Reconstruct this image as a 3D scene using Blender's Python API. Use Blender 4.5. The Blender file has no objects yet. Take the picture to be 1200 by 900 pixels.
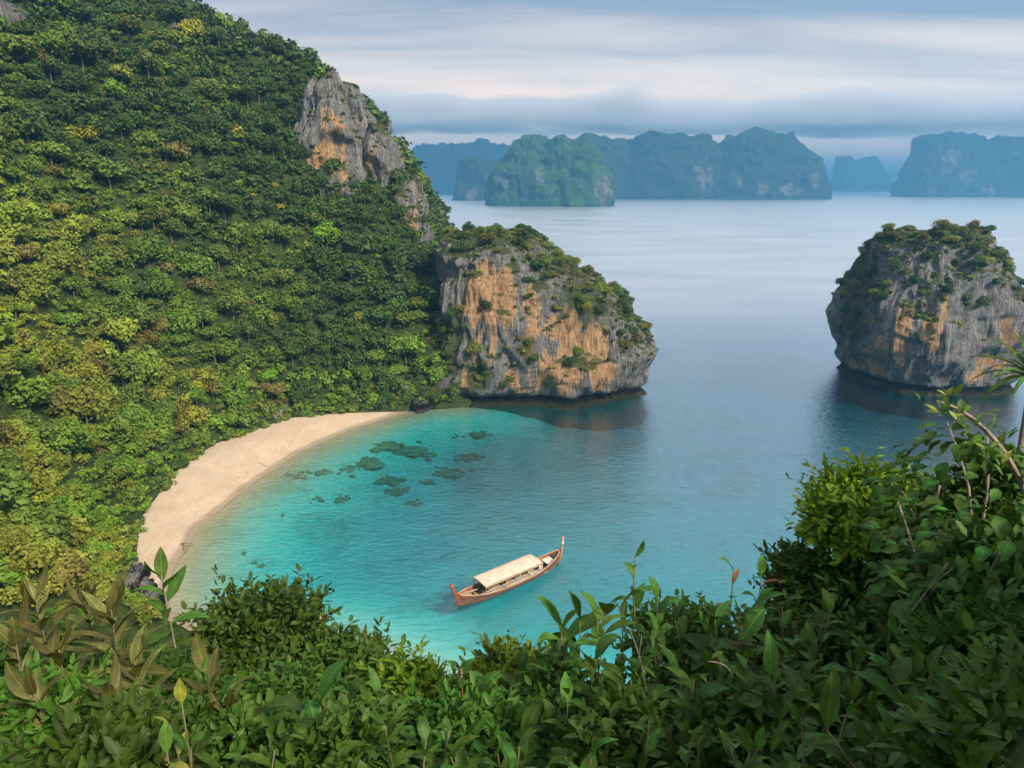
import bpy, math, random
import numpy as np
from mathutils import Vector, Matrix, Euler

# ------------------------------------------------------------------ camera, sky, sun, exposure
SC = bpy.context.scene
COL = SC.collection
R = math.radians
CAM_H, FPX = 60.0, 800.0                       # metres above the sea, focal length in photo pixels (1200 wide)
PITCH = math.atan(235 / 800)
cam_d = bpy.data.cameras.new("camera")
cam_d.sensor_width = 36.0
cam_d.lens = 36.0 * FPX / 1200
cam_d.clip_start, cam_d.clip_end = 0.1, 90000
cam = bpy.data.objects.new("camera", cam_d)
COL.objects.link(cam)
cam.location = (0, 0, CAM_H)
cam.rotation_euler = (math.pi / 2 - PITCH, 0, 0)
SC.camera = cam

SUN_AZ, SUN_EL = R(136), R(40)                 # azimuth clockwise from +Y (view direction): from the right, a little behind
SUN_STRENGTH, SKY_STRENGTH, EXPOSURE = 4.0, 0.10, 0.85
SKY_GREY, SKY_PALE, SKY_PINK = (2.1, 2.6, 3.3), (6.2, 5.95, 5.6), (10.6, 7.7, 5.9)
HAZE_DENSITY, HAZE_COLOR = 0.00033, (0.12, 0.36, 0.64)
sun_d = bpy.data.lights.new("sun", 'SUN')
sun_d.energy, sun_d.angle, sun_d.color = SUN_STRENGTH, R(8), (1.0, 0.86, 0.68)
sun = bpy.data.objects.new("sun", sun_d)
COL.objects.link(sun)
sdir = Vector((math.sin(SUN_AZ) * math.cos(SUN_EL), math.cos(SUN_AZ) * math.cos(SUN_EL), math.sin(SUN_EL)))
sun.rotation_euler = (-sdir).to_track_quat('-Z', 'Y').to_euler()
sun.location = (0, 0, 200)

class NT:
    """tiny helper for node trees"""
    def __init__(s, tree):
        s.t = tree; s.t.nodes.clear()
    def n(s, kind, **kw):
        nd = s.t.nodes.new(kind)
        for k, v in kw.items():
            if k == 'ins':
                for a, b in v.items():
                    if isinstance(b, bpy.types.NodeSocket): s.t.links.new(b, nd.inputs[a])
                    else: nd.inputs[a].default_value = b
            else: setattr(nd, k, v)
        return nd
    def link(s, a, b): s.t.links.new(a, b)
    def math(s, op, a, b=None, c=None, clamp=False):
        nd = s.n('ShaderNodeMath', operation=op, use_clamp=clamp)
        for i, v in enumerate((a, b, c)):
            if v is None: continue
            if isinstance(v, bpy.types.NodeSocket): s.link(v, nd.inputs[i])
            else: nd.inputs[i].default_value = v
        return nd.outputs[0]
    def ramp(s, fac, stops, interp='LINEAR'):
        nd = s.n('ShaderNodeValToRGB'); cr = nd.color_ramp; cr.interpolation = interp
        while len(cr.elements) < len(stops): cr.elements.new(0.5)
        for e, (p, c) in zip(cr.elements, stops):
            e.position = p
            e.color = (c[0], c[1], c[2], 1) if hasattr(c, '__len__') else (c, c, c, 1)
        s.link(fac, nd.inputs[0]); return nd.outputs[0]
    def mix(s, fac, a, b, blend='MIX'):
        nd = s.n('ShaderNodeMix', data_type='RGBA', blend_type=blend)
        for i, v in ((0, fac), (6, a), (7, b)):
            if isinstance(v, bpy.types.NodeSocket): s.link(v, nd.inputs[i])
            elif hasattr(v, '__len__'): nd.inputs[i].default_value = (v[0], v[1], v[2], 1)
            else: nd.inputs[i].default_value = v
        return nd.outputs[2]
    def noise(s, vec, scale, detail=4, rough=0.55, dist=0.0):
        nd = s.n('ShaderNodeTexNoise', ins={'Scale': scale, 'Detail': detail, 'Roughness': rough, 'Distortion': dist})
        if vec is not None: s.link(vec, nd.inputs['Vector'])
        return nd.outputs['Fac']
    def mapping(s, vec, scale=(1, 1, 1), loc=(0, 0, 0), rot=(0, 0, 0)):
        nd = s.n('ShaderNodeMapping', ins={'Scale': scale, 'Location': loc, 'Rotation': rot})
        s.link(vec, nd.inputs['Vector']); return nd.outputs[0]

world = bpy.data.worlds.new("World")
SC.world = world
world.use_nodes = True
w = NT(world.node_tree)
sky = w.n('ShaderNodeTexSky', sky_type='NISHITA', sun_disc=False, sun_elevation=SUN_EL, sun_rotation=SUN_AZ,
          altitude=60, air_density=1.0, dust_density=2.0, ozone_density=1.5)
tc = w.n('ShaderNodeTexCoord').outputs['Generated']
sep = w.n('ShaderNodeSeparateXYZ'); w.link(tc, sep.inputs[0])
zc = w.math('MAXIMUM', sep.outputs[2], 0.0)
den = w.math('ADD', zc, 0.10)                     # a flat cloud deck in perspective, softened towards the horizon
cx_ = w.math('DIVIDE', sep.outputs[0], den); cy_ = w.math('DIVIDE', sep.outputs[1], den)
cv = w.n('ShaderNodeCombineXYZ'); w.link(cx_, cv.inputs[0]); w.link(cy_, cv.inputs[1])
n1 = w.noise(w.mapping(cv.outputs[0], (0.34, 1.5, 1), (3.2, 1.1, 0), (0, 0, R(8))), 1.0, 7, 0.55, 0.35)
n2 = w.noise(w.mapping(cv.outputs[0], (0.14, 0.55, 1), (7.7, 4.3, 0), (0, 0, R(-6))), 1.0, 3, 0.5, 0.3)
# horizon band pale and slightly warm as under any broken stratus; grey blue above it, then brightened overhead to lift the sea's reflections
elev = w.ramp(zc, [(0.0, 0.85), (0.11, 1.0), (0.18, 0.05), (0.26, 0.0), (0.40, 0.80), (1.0, 0.80)], 'B_SPLINE')
pal = w.math('ADD', elev, w.math('MULTIPLY', w.math('SUBTRACT', n1, 0.5), 1.5), clamp=True)
pink = w.math('MULTIPLY', w.math('MULTIPLY', w.ramp(n2, [(0.30, 0.0), (0.52, 1.0)]), pal), w.ramp(zc, [(0.0, 1.0), (0.17, 0.9), (0.30, 0.0)]))   # evening warmth low in the sky
cloud = w.mix(pal, SKY_GREY, SKY_PALE)
cloud = w.mix(w.math('MULTIPLY', pink, 0.8), cloud, SKY_PINK)
skycol = w.mix(w.ramp(n1, [(0.30, 0.72), (0.5, 0.95)]), sky.outputs[0], cloud)
bg = w.n('ShaderNodeBackground', ins={'Color': skycol, 'Strength': SKY_STRENGTH})
wo = w.n('ShaderNodeOutputWorld'); w.link(bg.outputs[0], wo.inputs['Surface'])

SC.view_settings.view_transform = 'Standard'
SC.view_settings.look = 'None'
SC.view_settings.exposure = EXPOSURE
SC.view_settings.gamma = 1.0
SC.view_settings.use_curve_mapping = False
cy = SC.cycles
cy.max_bounces, cy.diffuse_bounces, cy.glossy_bounces = 6, 2, 2
cy.transmission_bounces, cy.transparent_max_bounces, cy.volume_bounces = 3, 12, 1
cy.use_denoising = True
cy.use_adaptive_sampling, cy.adaptive_threshold = True, 0.02
cy.sample_clamp_indirect = 6.0
cy.caustics_reflective = cy.caustics_refractive = False

# ------------------------------------------------------------------ helpers
SP, CP = math.sin(PITCH), math.cos(PITCH)
def ray(px, py):
    u, v = (px - 600) / FPX, (py - 450) / FPX
    return np.array([u, CP - v * SP, -(SP + v * CP)])
def on_z(px, py, z=0.0):
    a = ray(px, py); t = (z - CAM_H) / a[2]; return Vector((a[0] * t, a[1] * t, z))
def on_y(px, py, Y):
    a = ray(px, py); t = Y / a[1]; return Vector((a[0] * t, Y, CAM_H + a[2] * t))
def project(P):
    P = np.asarray(P, float); d = P - np.array([0, 0, CAM_H])
    dep = d[..., 1] * CP - d[..., 2] * SP
    up = d[..., 1] * SP + d[..., 2] * CP
    dep_ = np.where(dep > 0.01, dep, 0.01)
    return 600 + FPX * d[..., 0] / dep_, 450 - FPX * up / dep_, dep

_rng0 = np.random.RandomState(11)
_perm = np.concatenate([_rng0.permutation(512)] * 3)
_grad = _rng0.normal(size=(512, 3)); _grad /= np.linalg.norm(_grad, axis=1)[:, None]
def perlin(P):
    P = np.asarray(P, float); i = np.floor(P).astype(int); f = P - i
    u = f * f * f * (f * (f * 6 - 15) + 10); i &= 511
    out = 0
    for dx in (0, 1):
        for dy in (0, 1):
            for dz in (0, 1):
                h = _perm[_perm[_perm[(i[..., 0] + dx) & 511] + ((i[..., 1] + dy) & 511)] + ((i[..., 2] + dz) & 511)]
                g = _grad[h]
                d = g[..., 0] * (f[..., 0] - dx) + g[..., 1] * (f[..., 1] - dy) + g[..., 2] * (f[..., 2] - dz)
                wx = u[..., 0] if dx else 1 - u[..., 0]
                wy = u[..., 1] if dy else 1 - u[..., 1]
                wz = u[..., 2] if dz else 1 - u[..., 2]
                out = out + d * wx * wy * wz
    return out * 1.6
def fbm(P, octv=4, rough=0.5):
    P = np.asarray(P, float); a, s, t = 1.0, 0, 0
    for k in range(octv):
        s = s + a * perlin(P * 2 ** k + 17.3 * k); t += a; a *= rough
    return s / t
def ridged(P, octv=3, rough=0.5):
    P = np.asarray(P, float); a, s, t = 1.0, 0, 0
    for k in range(octv):
        s = s + a * (1 - 2.2 * np.abs(perlin(P * 2 ** k + 9.1 * k))); t += a; a *= rough
    return s / t
def xyz(*a): return np.stack(np.broadcast_arrays(*a), -1)

def raw_mesh(name, V, F, smooth=True, attrs=None, mats=(), matidx=None):
    """V (n,3), F (m,k) index array -> mesh; attrs {name: (n,) or (n,3)} on points"""
    V = np.asarray(V, np.float32); F = np.asarray(F, np.int32)
    me = bpy.data.meshes.new(name)
    k = F.shape[1]
    me.vertices.add(len(V)); me.vertices.foreach_set('co', V.ravel())
    me.loops.add(F.size); me.loops.foreach_set('vertex_index', F.ravel())
    me.polygons.add(len(F))
    me.polygons.foreach_set('loop_start', np.arange(0, F.size, k, dtype=np.int32))
    if smooth: me.polygons.foreach_set('use_smooth', np.ones(len(F), bool))
    if matidx is not None: me.polygons.foreach_set('material_index', np.asarray(matidx, np.int32))
    for m in mats: me.materials.append(m)
    for an, av in (attrs or {}).items():
        av = np.asarray(av, np.float32)
        if av.ndim == 1:
            a = me.attributes.new(an, 'FLOAT', 'POINT'); a.data.foreach_set('value', av)
        else:
            a = me.attributes.new(an, 'FLOAT_VECTOR', 'POINT'); a.data.foreach_set('vector', av.ravel())
    me.update(calc_edges=True)
    return me

def obj(name, me, parent=None, loc=None, kind=None, label=None, cat=None, group=None):
    o = bpy.data.objects.new(name, me); COL.objects.link(o)
    if parent is not None: o.parent = parent
    if loc is not None: o.location = loc
    for k, v in (('kind', kind), ('label', label), ('category', cat), ('group', group)):
        if v: o[k] = v
    return o
def empty(name, loc, label, cat, group=None, rz=0.0):
    o = obj(name, None, None, loc, None, label, cat, group)
    o.empty_display_size = 0.3; o.rotation_euler = (0, 0, rz); return o

class MB:
    """collects loose geometry into one mesh"""
    def __init__(s): s.v, s.f = [], []
    def add(s, V, F):
        o = len(s.v); s.v += [tuple(p) for p in V]; s.f += [tuple(i + o for i in q) for q in F]
    def box(s, c, size, rot=None):
        M = rot or Matrix.Identity(3); c = Vector(c)
        V = [c + M @ Vector((sx * size[0] / 2, sy * size[1] / 2, sz * size[2] / 2)) for sx in (-1, 1) for sy in (-1, 1) for sz in (-1, 1)]
        s.add(V, [(0, 1, 3, 2), (4, 6, 7, 5), (0, 4, 5, 1), (2, 3, 7, 6), (0, 2, 6, 4), (1, 5, 7, 3)])
    def tube(s, pts, rad, n=6, flat=1.0):
        pts = [Vector(p) for p in pts]
        rad = rad if hasattr(rad, '__len__') else [rad] * len(pts)
        V, F = [], []
        for i, p in enumerate(pts):
            d = (pts[min(i + 1, len(pts) - 1)] - pts[max(i - 1, 0)]).normalized()
            a = d.cross(Vector((0.13, 0.37, 1.0) if abs(d.z) < 0.9 else (1, 0.2, 0.1))).normalized(); b = d.cross(a)
            for k in range(n):
                t = 2 * math.pi * k / n
                V.append(p + (a * math.cos(t) * flat + b * math.sin(t)) * rad[i])
        for i in range(len(pts) - 1):
            for k in range(n):
                F.append((i * n + k, i * n + (k + 1) % n, (i + 1) * n + (k + 1) % n, (i + 1) * n + k))
        F.append(tuple(range(n))[::-1]); F.append(tuple((len(pts) - 1) * n + k for k in range(n)))
        s.add(V, F)
    def mesh(s, name, mat, smooth=False):
        me = bpy.data.meshes.new(name); me.from_pydata(s.v, [], s.f); me.update()
        if smooth: me.polygons.foreach_set('use_smooth', [True] * len(me.polygons))
        me.materials.append(mat); return me

def material(name):
    m = bpy.data.materials.new(name); m.use_nodes = True
    t = NT(m.node_tree); out = t.n('ShaderNodeOutputMaterial'); return m, t, out
def principled(t, out, color, rough=0.6, bump=None, bump_d=0.05, spec=0.5, **kw):
    p = t.n('ShaderNodeBsdfPrincipled')
    for k, v in (('Base Color', color), ('Roughness', rough), ('Specular IOR Level', spec)):
        if isinstance(v, bpy.types.NodeSocket): t.link(v, p.inputs[k])
        elif hasattr(v, '__len__'): p.inputs[k].default_value = (*v, 1)
        else: p.inputs[k].default_value = v
    if bump is not None:
        b = t.n('ShaderNodeBump', ins={'Height': bump, 'Distance': bump_d, 'Strength': 1.0}); t.link(b.outputs[0], p.inputs['Normal'])
    t.link(p.outputs[0], out.inputs['Surface']); return p
def simple_mat(name, c1, c2, scale=8.0, rough=0.7, stretch=(1, 1, 1), bump=0.01, spec=0.4):
    m, t, out = material(name)
    co = t.mapping(t.n('ShaderNodeTexCoord').outputs['Object'], stretch)
    n = t.noise(co, scale, 5, 0.6)
    principled(t, out, t.ramp(n, [(0.3, c1), (0.7, c2)]), rough, n, bump, spec)
    return m

# ------------------------------------------------------------------ materials
def rock_material():
    m, t, out = material("limestone")
    co = t.n('ShaderNodeTexCoord').outputs['Object']
    st = t.noise(t.mapping(co, (1, 1, 0.10)), 0.55, 8, 0.65, 0.6)
    fine = t.noise(t.mapping(co, (1, 1, 0.22)), 1.7, 6, 0.7, 0.4)
    big = t.noise(co, 0.10, 4, 0.6)
    grey = t.ramp(st, [(0.30, (0.022, 0.025, 0.030)), (0.43, (0.12, 0.125, 0.135)), (0.54, (0.23, 0.23, 0.23)), (0.70, (0.46, 0.44, 0.40))])
    grey = t.mix(0.55, grey, t.ramp(fine, [(0.35, (0.03, 0.033, 0.04)), (0.50, (0.20, 0.20, 0.205)), (0.70, (0.48, 0.45, 0.41))]))
    orange = t.ramp(fine, [(0.25, (0.10, 0.06, 0.035)), (0.42, (0.34, 0.20, 0.10)), (0.55, (0.50, 0.32, 0.175)), (0.8, (0.58, 0.44, 0.31))])
    at = t.n('ShaderNodeAttribute', attribute_name='stain').outputs['Fac']
    k = t.math('ADD', at, t.math('MULTIPLY', t.math('SUBTRACT', st, 0.5), 2.4))
    k = t.math('ADD', k, t.math('MULTIPLY', t.math('SUBTRACT', fine, 0.5), 1.1))
    col = t.mix(t.ramp(k, [(0.44, 0.0), (0.62, 1.0)]), grey, orange)
    # moss in patches, black tide line above the water
    ms = t.n('ShaderNodeAttribute', attribute_name='moss').outputs['Fac']
    mk = t.math('ADD', ms, t.math('MULTIPLY', t.math('SUBTRACT', fine, 0.5), 1.5))
    col = t.mix(t.ramp(mk, [(0.5, 0.0), (0.75, 0.9)]), col, (0.060, 0.075, 0.022))
    sp = t.n('ShaderNodeSeparateXYZ'); t.link(t.n('ShaderNodeNewGeometry').outputs['Position'], sp.inputs[0])
    zz = t.math('ADD', sp.outputs[2], t.math('MULTIPLY', t.math('SUBTRACT', fine, 0.5), 2.6))
    tide = t.ramp(t.math('DIVIDE', zz, 6.0), [(0.0, (0.42, 0.36, 0.28)), (0.10, (0.36, 0.29, 0.22)), (0.16, (0.025, 0.025, 0.025)), (0.36, (0.04, 0.04, 0.04)), (0.47, (1, 1, 1))])
    col = t.mix(1.0, col, tide, 'MULTIPLY')
    col = t.mix(t.ramp(t.math('ADD', t.math('MULTIPLY', sp.outputs[2], 0.5), 0.9), [(0.45, 1.0), (0.92, 0.0)]), col, (0.030, 0.140, 0.130))   # algae below the tide
    h = t.math('ADD', st, t.math('MULTIPLY', fine, 0.9))
    principled(t, out, col, 0.9, h, 1.7, 0.2)
    return m
M_ROCK = rock_material()

def far_rock_material():
    m, t, out = material("distant_limestone_and_forest")
    co = t.n('ShaderNodeTexCoord').outputs['Object']
    st = t.noise(t.mapping(co, (1, 1, 0.35)), 0.03, 7, 0.62, 0.4)
    leaf = t.noise(co, 0.09, 6, 0.7)
    sp = t.n('ShaderNodeSeparateXYZ'); t.link(t.n('ShaderNodeNewGeometry').outputs['Normal'], sp.inputs[0])
    green = t.ramp(leaf, [(0.3, (0.012, 0.022, 0.008)), (0.55, (0.030, 0.050, 0.015)), (0.75, (0.065, 0.085, 0.024))])
    at = t.n('ShaderNodeAttribute', attribute_name='bare').outputs['Fac']
    k = t.math('ADD', t.math('ADD', t.math('MULTIPLY', st, 1.5), at), t.math('MULTIPLY', sp.outputs[2], -0.35))
    rockc = t.ramp(leaf, [(0.3, (0.08, 0.085, 0.085)), (0.6, (0.22, 0.20, 0.175)), (0.8, (0.40, 0.34, 0.28))])
    lush = t.n('ShaderNodeAttribute', attribute_name='lush').outputs['Fac']
    green = t.mix(lush, green, t.mix(1.0, green, (1.7, 2.1, 1.1), 'MULTIPLY'))
    col = t.mix(t.ramp(k, [(0.93, 0.0), (1.05, 0.9)]), green, rockc)
    principled(t, out, col, 0.95, leaf, 9.0, 0.1)
    return m
M_FAR = far_rock_material()

def leaf_material(name, source, c_lo, c_hi, rough=0.5, trans=0.25, spec=0.35, nscale=1.3, veins=False):
    """source: 'object' reads the object's own colour, 'attr' the tint attribute, or None for plain"""
    m, t, out = material(name)
    co = t.n('ShaderNodeTexCoord').outputs['Object']
    n = t.noise(co, nscale, 3, 0.6)
    base = t.ramp(n, [(0.25, c_lo), (0.75, c_hi)])
    oi = t.n('ShaderNodeObjectInfo')
    if source == 'object':
        base = t.mix(1.0, base, oi.outputs['Color'], 'MULTIPLY')
    elif source == 'attr':
        a = t.n('ShaderNodeAttribute', attribute_name='tint').outputs['Vector']
        base = t.mix(1.0, base, a, 'MULTIPLY')
    else:
        hs = t.n('ShaderNodeHueSaturation')
        t.link(base, hs.inputs['Color'])
        t.link(t.math('ADD', 0.475, t.math('MULTIPLY', oi.outputs['Random'], 0.05)), hs.inputs['Hue'])
        t.link(t.math('ADD', 0.70, t.math('MULTIPLY', oi.outputs['Random'], 0.75)), hs.inputs['Value'])
        base = hs.outputs[0]
        if veins:
            sx = t.n('ShaderNodeSeparateXYZ'); t.link(co, sx.inputs[0]); ax = t.math('ABSOLUTE', sx.outputs[0])
            rib = t.ramp(ax, [(0.006, 0.75), (0.016, 0.0)])
            wv = t.math('SINE', t.math('MULTIPLY', t.math('SUBTRACT', sx.outputs[1], t.math('MULTIPLY', ax, 0.9)), 75.0))
            rib = t.math('MAXIMUM', rib, t.math('MULTIPLY', t.ramp(wv, [(0.80, 0.0), (1.0, 1.0)]), 0.30))
            base = t.mix(rib, base, t.mix(1.0, base, (2.2, 2.0, 1.8), 'MULTIPLY'))
            of = t.n('ShaderNodeVectorMath', operation='ADD'); t.link(co, of.inputs[0]); t.link(oi.outputs['Location'], of.inputs[1])
            sp = t.noise(of.outputs[0], 5.0, 4, 0.65)
            base = t.mix(t.ramp(sp, [(0.62, 0.0), (0.72, 0.75)]), base, (0.16, 0.10, 0.035))
            base = t.mix(1.0, base, t.ramp(t.noise(of.outputs[0], 2.2, 3, 0.6), [(0.3, 0.6), (0.7, 1.35)]), 'MULTIPLY')
    p = t.n('ShaderNodeBsdfPrincipled', ins={'Base Color': base, 'Roughness': rough, 'Specular IOR Level': spec})
    tr = t.n('ShaderNodeBsdfTranslucent', ins={'Color': t.mix(1.0, base, (1.25, 1.15, 0.55), 'MULTIPLY')})
    mx = t.n('ShaderNodeMixShader', ins={'Fac': trans})
    t.link(p.outputs[0], mx.inputs[1]); t.link(tr.outputs[0], mx.inputs[2])
    t.link(mx.outputs[0], out.inputs['Surface'])
    return m
M_CROWN = leaf_material("tree_leaves", 'object', (0.62, 0.62, 0.62), (1.25, 1.25, 1.25), 0.6, 0.2, 0.2, 0.9)
M_FOREST = leaf_material("forest_leaves", 'attr', (0.70, 0.70, 0.70), (1.2, 1.2, 1.2), 0.6, 0.2, 0.2, 0.5)
M_BARK = simple_mat("bark", (0.05, 0.04, 0.03), (0.20, 0.17, 0.13), 6, 0.9, (1, 1, 0.25), 0.02, 0.2)
M_SOIL = simple_mat("undergrowth_soil", (0.012, 0.022, 0.006), (0.050, 0.070, 0.018), 1.1, 0.95, (1, 1, 1), 0.3, 0.1)

def sand_material():
    m, t, out = material("coral_sand")
    co = t.n('ShaderNodeTexCoord').outputs['Object']
    big = t.noise(co, 0.12, 5, 0.6, 0.5); fine = t.noise(co, 2.2, 5, 0.7)
    tr = t.noise(t.mapping(co, (1.0, 0.28, 1), (0, 0, 0), (0, 0, R(-24))), 0.8, 5, 0.65, 0.8)
    dry = t.ramp(t.math('ADD', t.math('MULTIPLY', big, 0.5), t.math('MULTIPLY', fine, 0.5)), [(0.3, (0.36, 0.28, 0.20)), (0.5, (0.45, 0.36, 0.27)), (0.7, (0.53, 0.435, 0.335))])
    dry = t.mix(t.ramp(tr, [(0.52, 0.0), (0.66, 0.55)]), dry, (0.40, 0.27, 0.17))
    sp = t.n('ShaderNodeSeparateXYZ'); t.link(t.n('ShaderNodeNewGeometry').outputs['Position'], sp.inputs[0])
    z = t.math('ADD', sp.outputs[2], t.math('MULTIPLY', t.math('SUBTRACT', big, 0.5), 0.22))
    wet = t.ramp(t.math('ADD', t.math('MULTIPLY', z, 1.6), 0.35), [(0.28, (0.90, 0.98, 0.92)), (0.34, (0.60, 0.62, 0.60)), (0.66, (0.66, 0.66, 0.64)), (0.88, (1, 1, 1))])
    col = t.mix(1.0, dry, wet, 'MULTIPLY')
    bn = t.noise(co, 0.07, 5, 0.6, 0.6); bf = t.noise(co, 0.5, 4, 0.6)
    bed = t.ramp(t.math('ADD', t.math('MULTIPLY', bn, 0.7), t.math('MULTIPLY', bf, 0.3)), [(0.36, (0.34, 0.38, 0.33)), (0.47, (0.54, 0.54, 0.48)), (0.68, (0.66, 0.64, 0.57))])
    col = t.mix(t.ramp(t.math('MULTIPLY', sp.outputs[2], -0.5), [(0.12, 0.0), (0.75, 1.0)]), col, bed)
    principled(t, out, col, 0.85, t.math('ADD', fine, t.math('MULTIPLY', tr, 1.5)), 0.10, 0.25)
    return m
M_SAND = sand_material()

WY = 200.0                                   # y of the sea body's origin
def water_material():
    m, t, out = material("sea_water")
    co = t.n('ShaderNodeTexCoord').outputs['Object']
    a = t.noise(t.mapping(co, (0.42, 1.0, 1), (0, 0, 0), (0, 0, R(14))), 1.15, 4, 0.6, 0.4)
    b = t.noise(t.mapping(co, (0.5, 1.0, 1), (5, 2, 0), (0, 0, R(-20))), 0.16, 3, 0.5, 0.3)
    c = t.noise(t.mapping(co, (0.3, 1.0, 1), (1, 7, 0), (0, 0, R(4))), 0.02, 3, 0.55, 0.3)
    h = t.math('ADD', t.math('MULTIPLY', a, 0.52), t.math('MULTIPLY', b, 0.5))
    bp = t.n('ShaderNodeBump', ins={'Height': h, 'Distance': 1.0})
    # ripples are livelier inside the bay, calmer out on the open water
    spy = t.n('ShaderNodeSeparateXYZ'); t.link(co, spy.inputs[0])
    calm = t.n('ShaderNodeMapRange', interpolation_type='SMOOTHSTEP', ins={0: spy.outputs[1], 1: 90.0 - WY, 2: 420.0 - WY, 3: 0.42, 4: 0.07}); t.link(calm.outputs[0], bp.inputs['Strength'])
    # Schlick reflectance, the same from above and below the surface
    dt = t.n('ShaderNodeVectorMath', operation='DOT_PRODUCT'); t.link(bp.outputs[0], dt.inputs[0]); t.link(t.n('ShaderNodeNewGeometry').outputs['Incoming'], dt.inputs[1])
    one = t.math('SUBTRACT', 1.0, t.math('ABSOLUTE', dt.outputs['Value']), clamp=True)
    fr = t.ramp(one, [(0.0, 0.03), (0.35, 0.06), (0.47, 0.17), (0.595, 0.40), (0.70, 0.56), (0.78, 0.82), (0.86, 0.93), (0.96, 1.0)], 'B_SPLINE')   # wavelet-averaged reflectance
    open_ = t.n('ShaderNodeMapRange', interpolation_type='SMOOTHSTEP', ins={0: spy.outputs[1], 1: 120.0 - WY, 2: 400.0 - WY, 3: 0.0, 4: 0.26})   # wind-ruffled farther out
    ro = t.math('ADD', open_.outputs[0], t.math('MULTIPLY', t.ramp(c, [(0.35, 0.7), (0.65, 1.5)]), 0.09))
    gl = t.n('ShaderNodeBsdfGlossy', ins={'Roughness': ro, 'Color': (0.95, 0.98, 1, 1)}); t.link(bp.outputs[0], gl.inputs['Normal'])
    tp = t.n('ShaderNodeBsdfTransparent')
    mx = t.n('ShaderNodeMixShader'); t.link(fr, mx.inputs[0]); t.link(tp.outputs[0], mx.inputs[1]); t.link(gl.outputs[0], mx.inputs[2])
    t.link(mx.outputs[0], out.inputs['Surface'])
    va = t.n('ShaderNodeVolumeAbsorption', ins={'Color': (0.0, 0.858, 0.905, 1), 'Density': 0.38})
    t.link(va.outputs[0], out.inputs['Volume'])
    return m
M_WATER = water_material()

# ------------------------------------------------------------------ terrain functions
TOE = np.array([(12, 46), (-12, 60), (-34, 72), (-50, 80), (-58, 88), (-63.5, 100.7), (-67.6, 111), (-70, 134), (-68.3, 147), (-63.5, 155), (-57, 165), (-46, 172), (-35, 177.5), (-25, 182), (-10, 186)], float)
COAST = np.array([(-8, 184), (-12, 205), (-14, 240), (-18, 360)], float)
SHORE = np.array([(300, 30), (60, 46), (20, 56), (4.3, 63), (-4.3, 66), (-11.3, 69), (-19, 73), (-30, 77), (-44, 82), (-51, 87), (-55, 97), (-57.1, 111), (-54.6, 129.3), (-49.6, 148), (-42, 162), (-31, 175.5), (-24.5, 181), (-10, 186), (-8, 200), (-12, 240), (-18, 420)], float)
def poly_dist(X, Y, P):
    """distance to a polyline, positive on its left-hand side"""
    best = np.full(X.shape, 1e9); sg = np.ones(X.shape)
    for a, b in zip(P[:-1], P[1:]):
        ab = b - a; L2 = ab @ ab
        t = np.clip(((X - a[0]) * ab[0] + (Y - a[1]) * ab[1]) / L2, 0, 1)
        dx, dy = X - a[0] - t * ab[0], Y - a[1] - t * ab[1]
        d = np.hypot(dx, dy); s = np.sign(ab[0] * (Y - a[1]) - ab[1] * (X - a[0]))
        k = d < best - 1e-9
        best = np.where(k, d, best); sg = np.where(k, s, sg)
    return best * np.where(sg == 0, 1, sg)
def smin(a, b, k):
    h = np.clip(0.5 + 0.5 * (b - a) / k, 0, 1); return b * (1 - h) + a * h - k * h * (1 - h)
def hill_h(X, Y):
    d1 = poly_dist(X, Y, TOE); d2 = poly_dist(X, Y, COAST)
    h1 = np.interp(d1, [-12, -4, 0, 4, 30, 70, 100, 140], [-9, -1.2, 2.3, 7, 43, 94, 122, 136])
    h2 = np.interp(d2, [-3, 0, 8, 16, 28, 42, 60, 90, 130], [-8, 0, 26, 44, 65, 84, 98, 111, 124])
    h = smin(smin(h1, h2, 7), 4 + 1.25 * (Y - 54), 4)
    k = np.clip((h - 3) / 25, 0, 1)
    return h + k * (5.0 * fbm(xyz(X / 34, Y / 34, 0 * X + 3), 4) + 3.0 * ridged(xyz(X / 20, Y / 20, 0 * X + 8), 2))
def near_h(X, Y):
    """steep jungle slope under the camera"""
    rise = np.clip(X - 0.6, 0, 4.6) * 0.95 + np.clip(-X - 1.5, 0, 6) * 0.12
    h = 58.2 - 1.02 * np.maximum(Y, -2) + rise
    h = np.minimum(h, 59.6) + 0.35 * fbm(xyz(X / 3, Y / 3, 0 * X), 3)
    return h
def bed_h(X, Y):
    d = poly_dist(X, Y, SHORE)                       # positive inland
    h = np.interp(d, [-900, -120, -60, -38, -24, -13, -6, 0, 2.5, 9, 14, 40], [-5.8, -6.0, -6.2, -6.0, -4.5, -1.9, -0.65, 0.0, 0.5, 1.7, 2.4, 3.0])
    # the floor drops off faster towards the headland
    drop = np.clip((Y - 118) / 45, 0, 1) * np.clip((X + 36) / 30, 0, 1)
    h = np.where(h < 0, h * (1 + 0.25 * drop), h)
    return h + np.where(h < -0.5, 0.35, 0.06) * fbm(xyz(X / 14, Y / 14, 0 * X + 5), 3)

def grid(x0, x1, y0, y1, st):
    xs = np.arange(x0, x1 + st / 2, st); ys = np.arange(y0, y1 + st / 2, st)
    X, Y = np.meshgrid(xs, ys); n = len(xs)
    i = np.arange((len(ys) - 1) * n).reshape(-1, n)[:, :-1].ravel()
    return X.ravel(), Y.ravel(), np.stack([i, i + 1, i + n + 1, i + n], 1)
def compact(V, F):
    u, inv = np.unique(F, return_inverse=True); return V[u], inv.reshape(F.shape)

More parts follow.
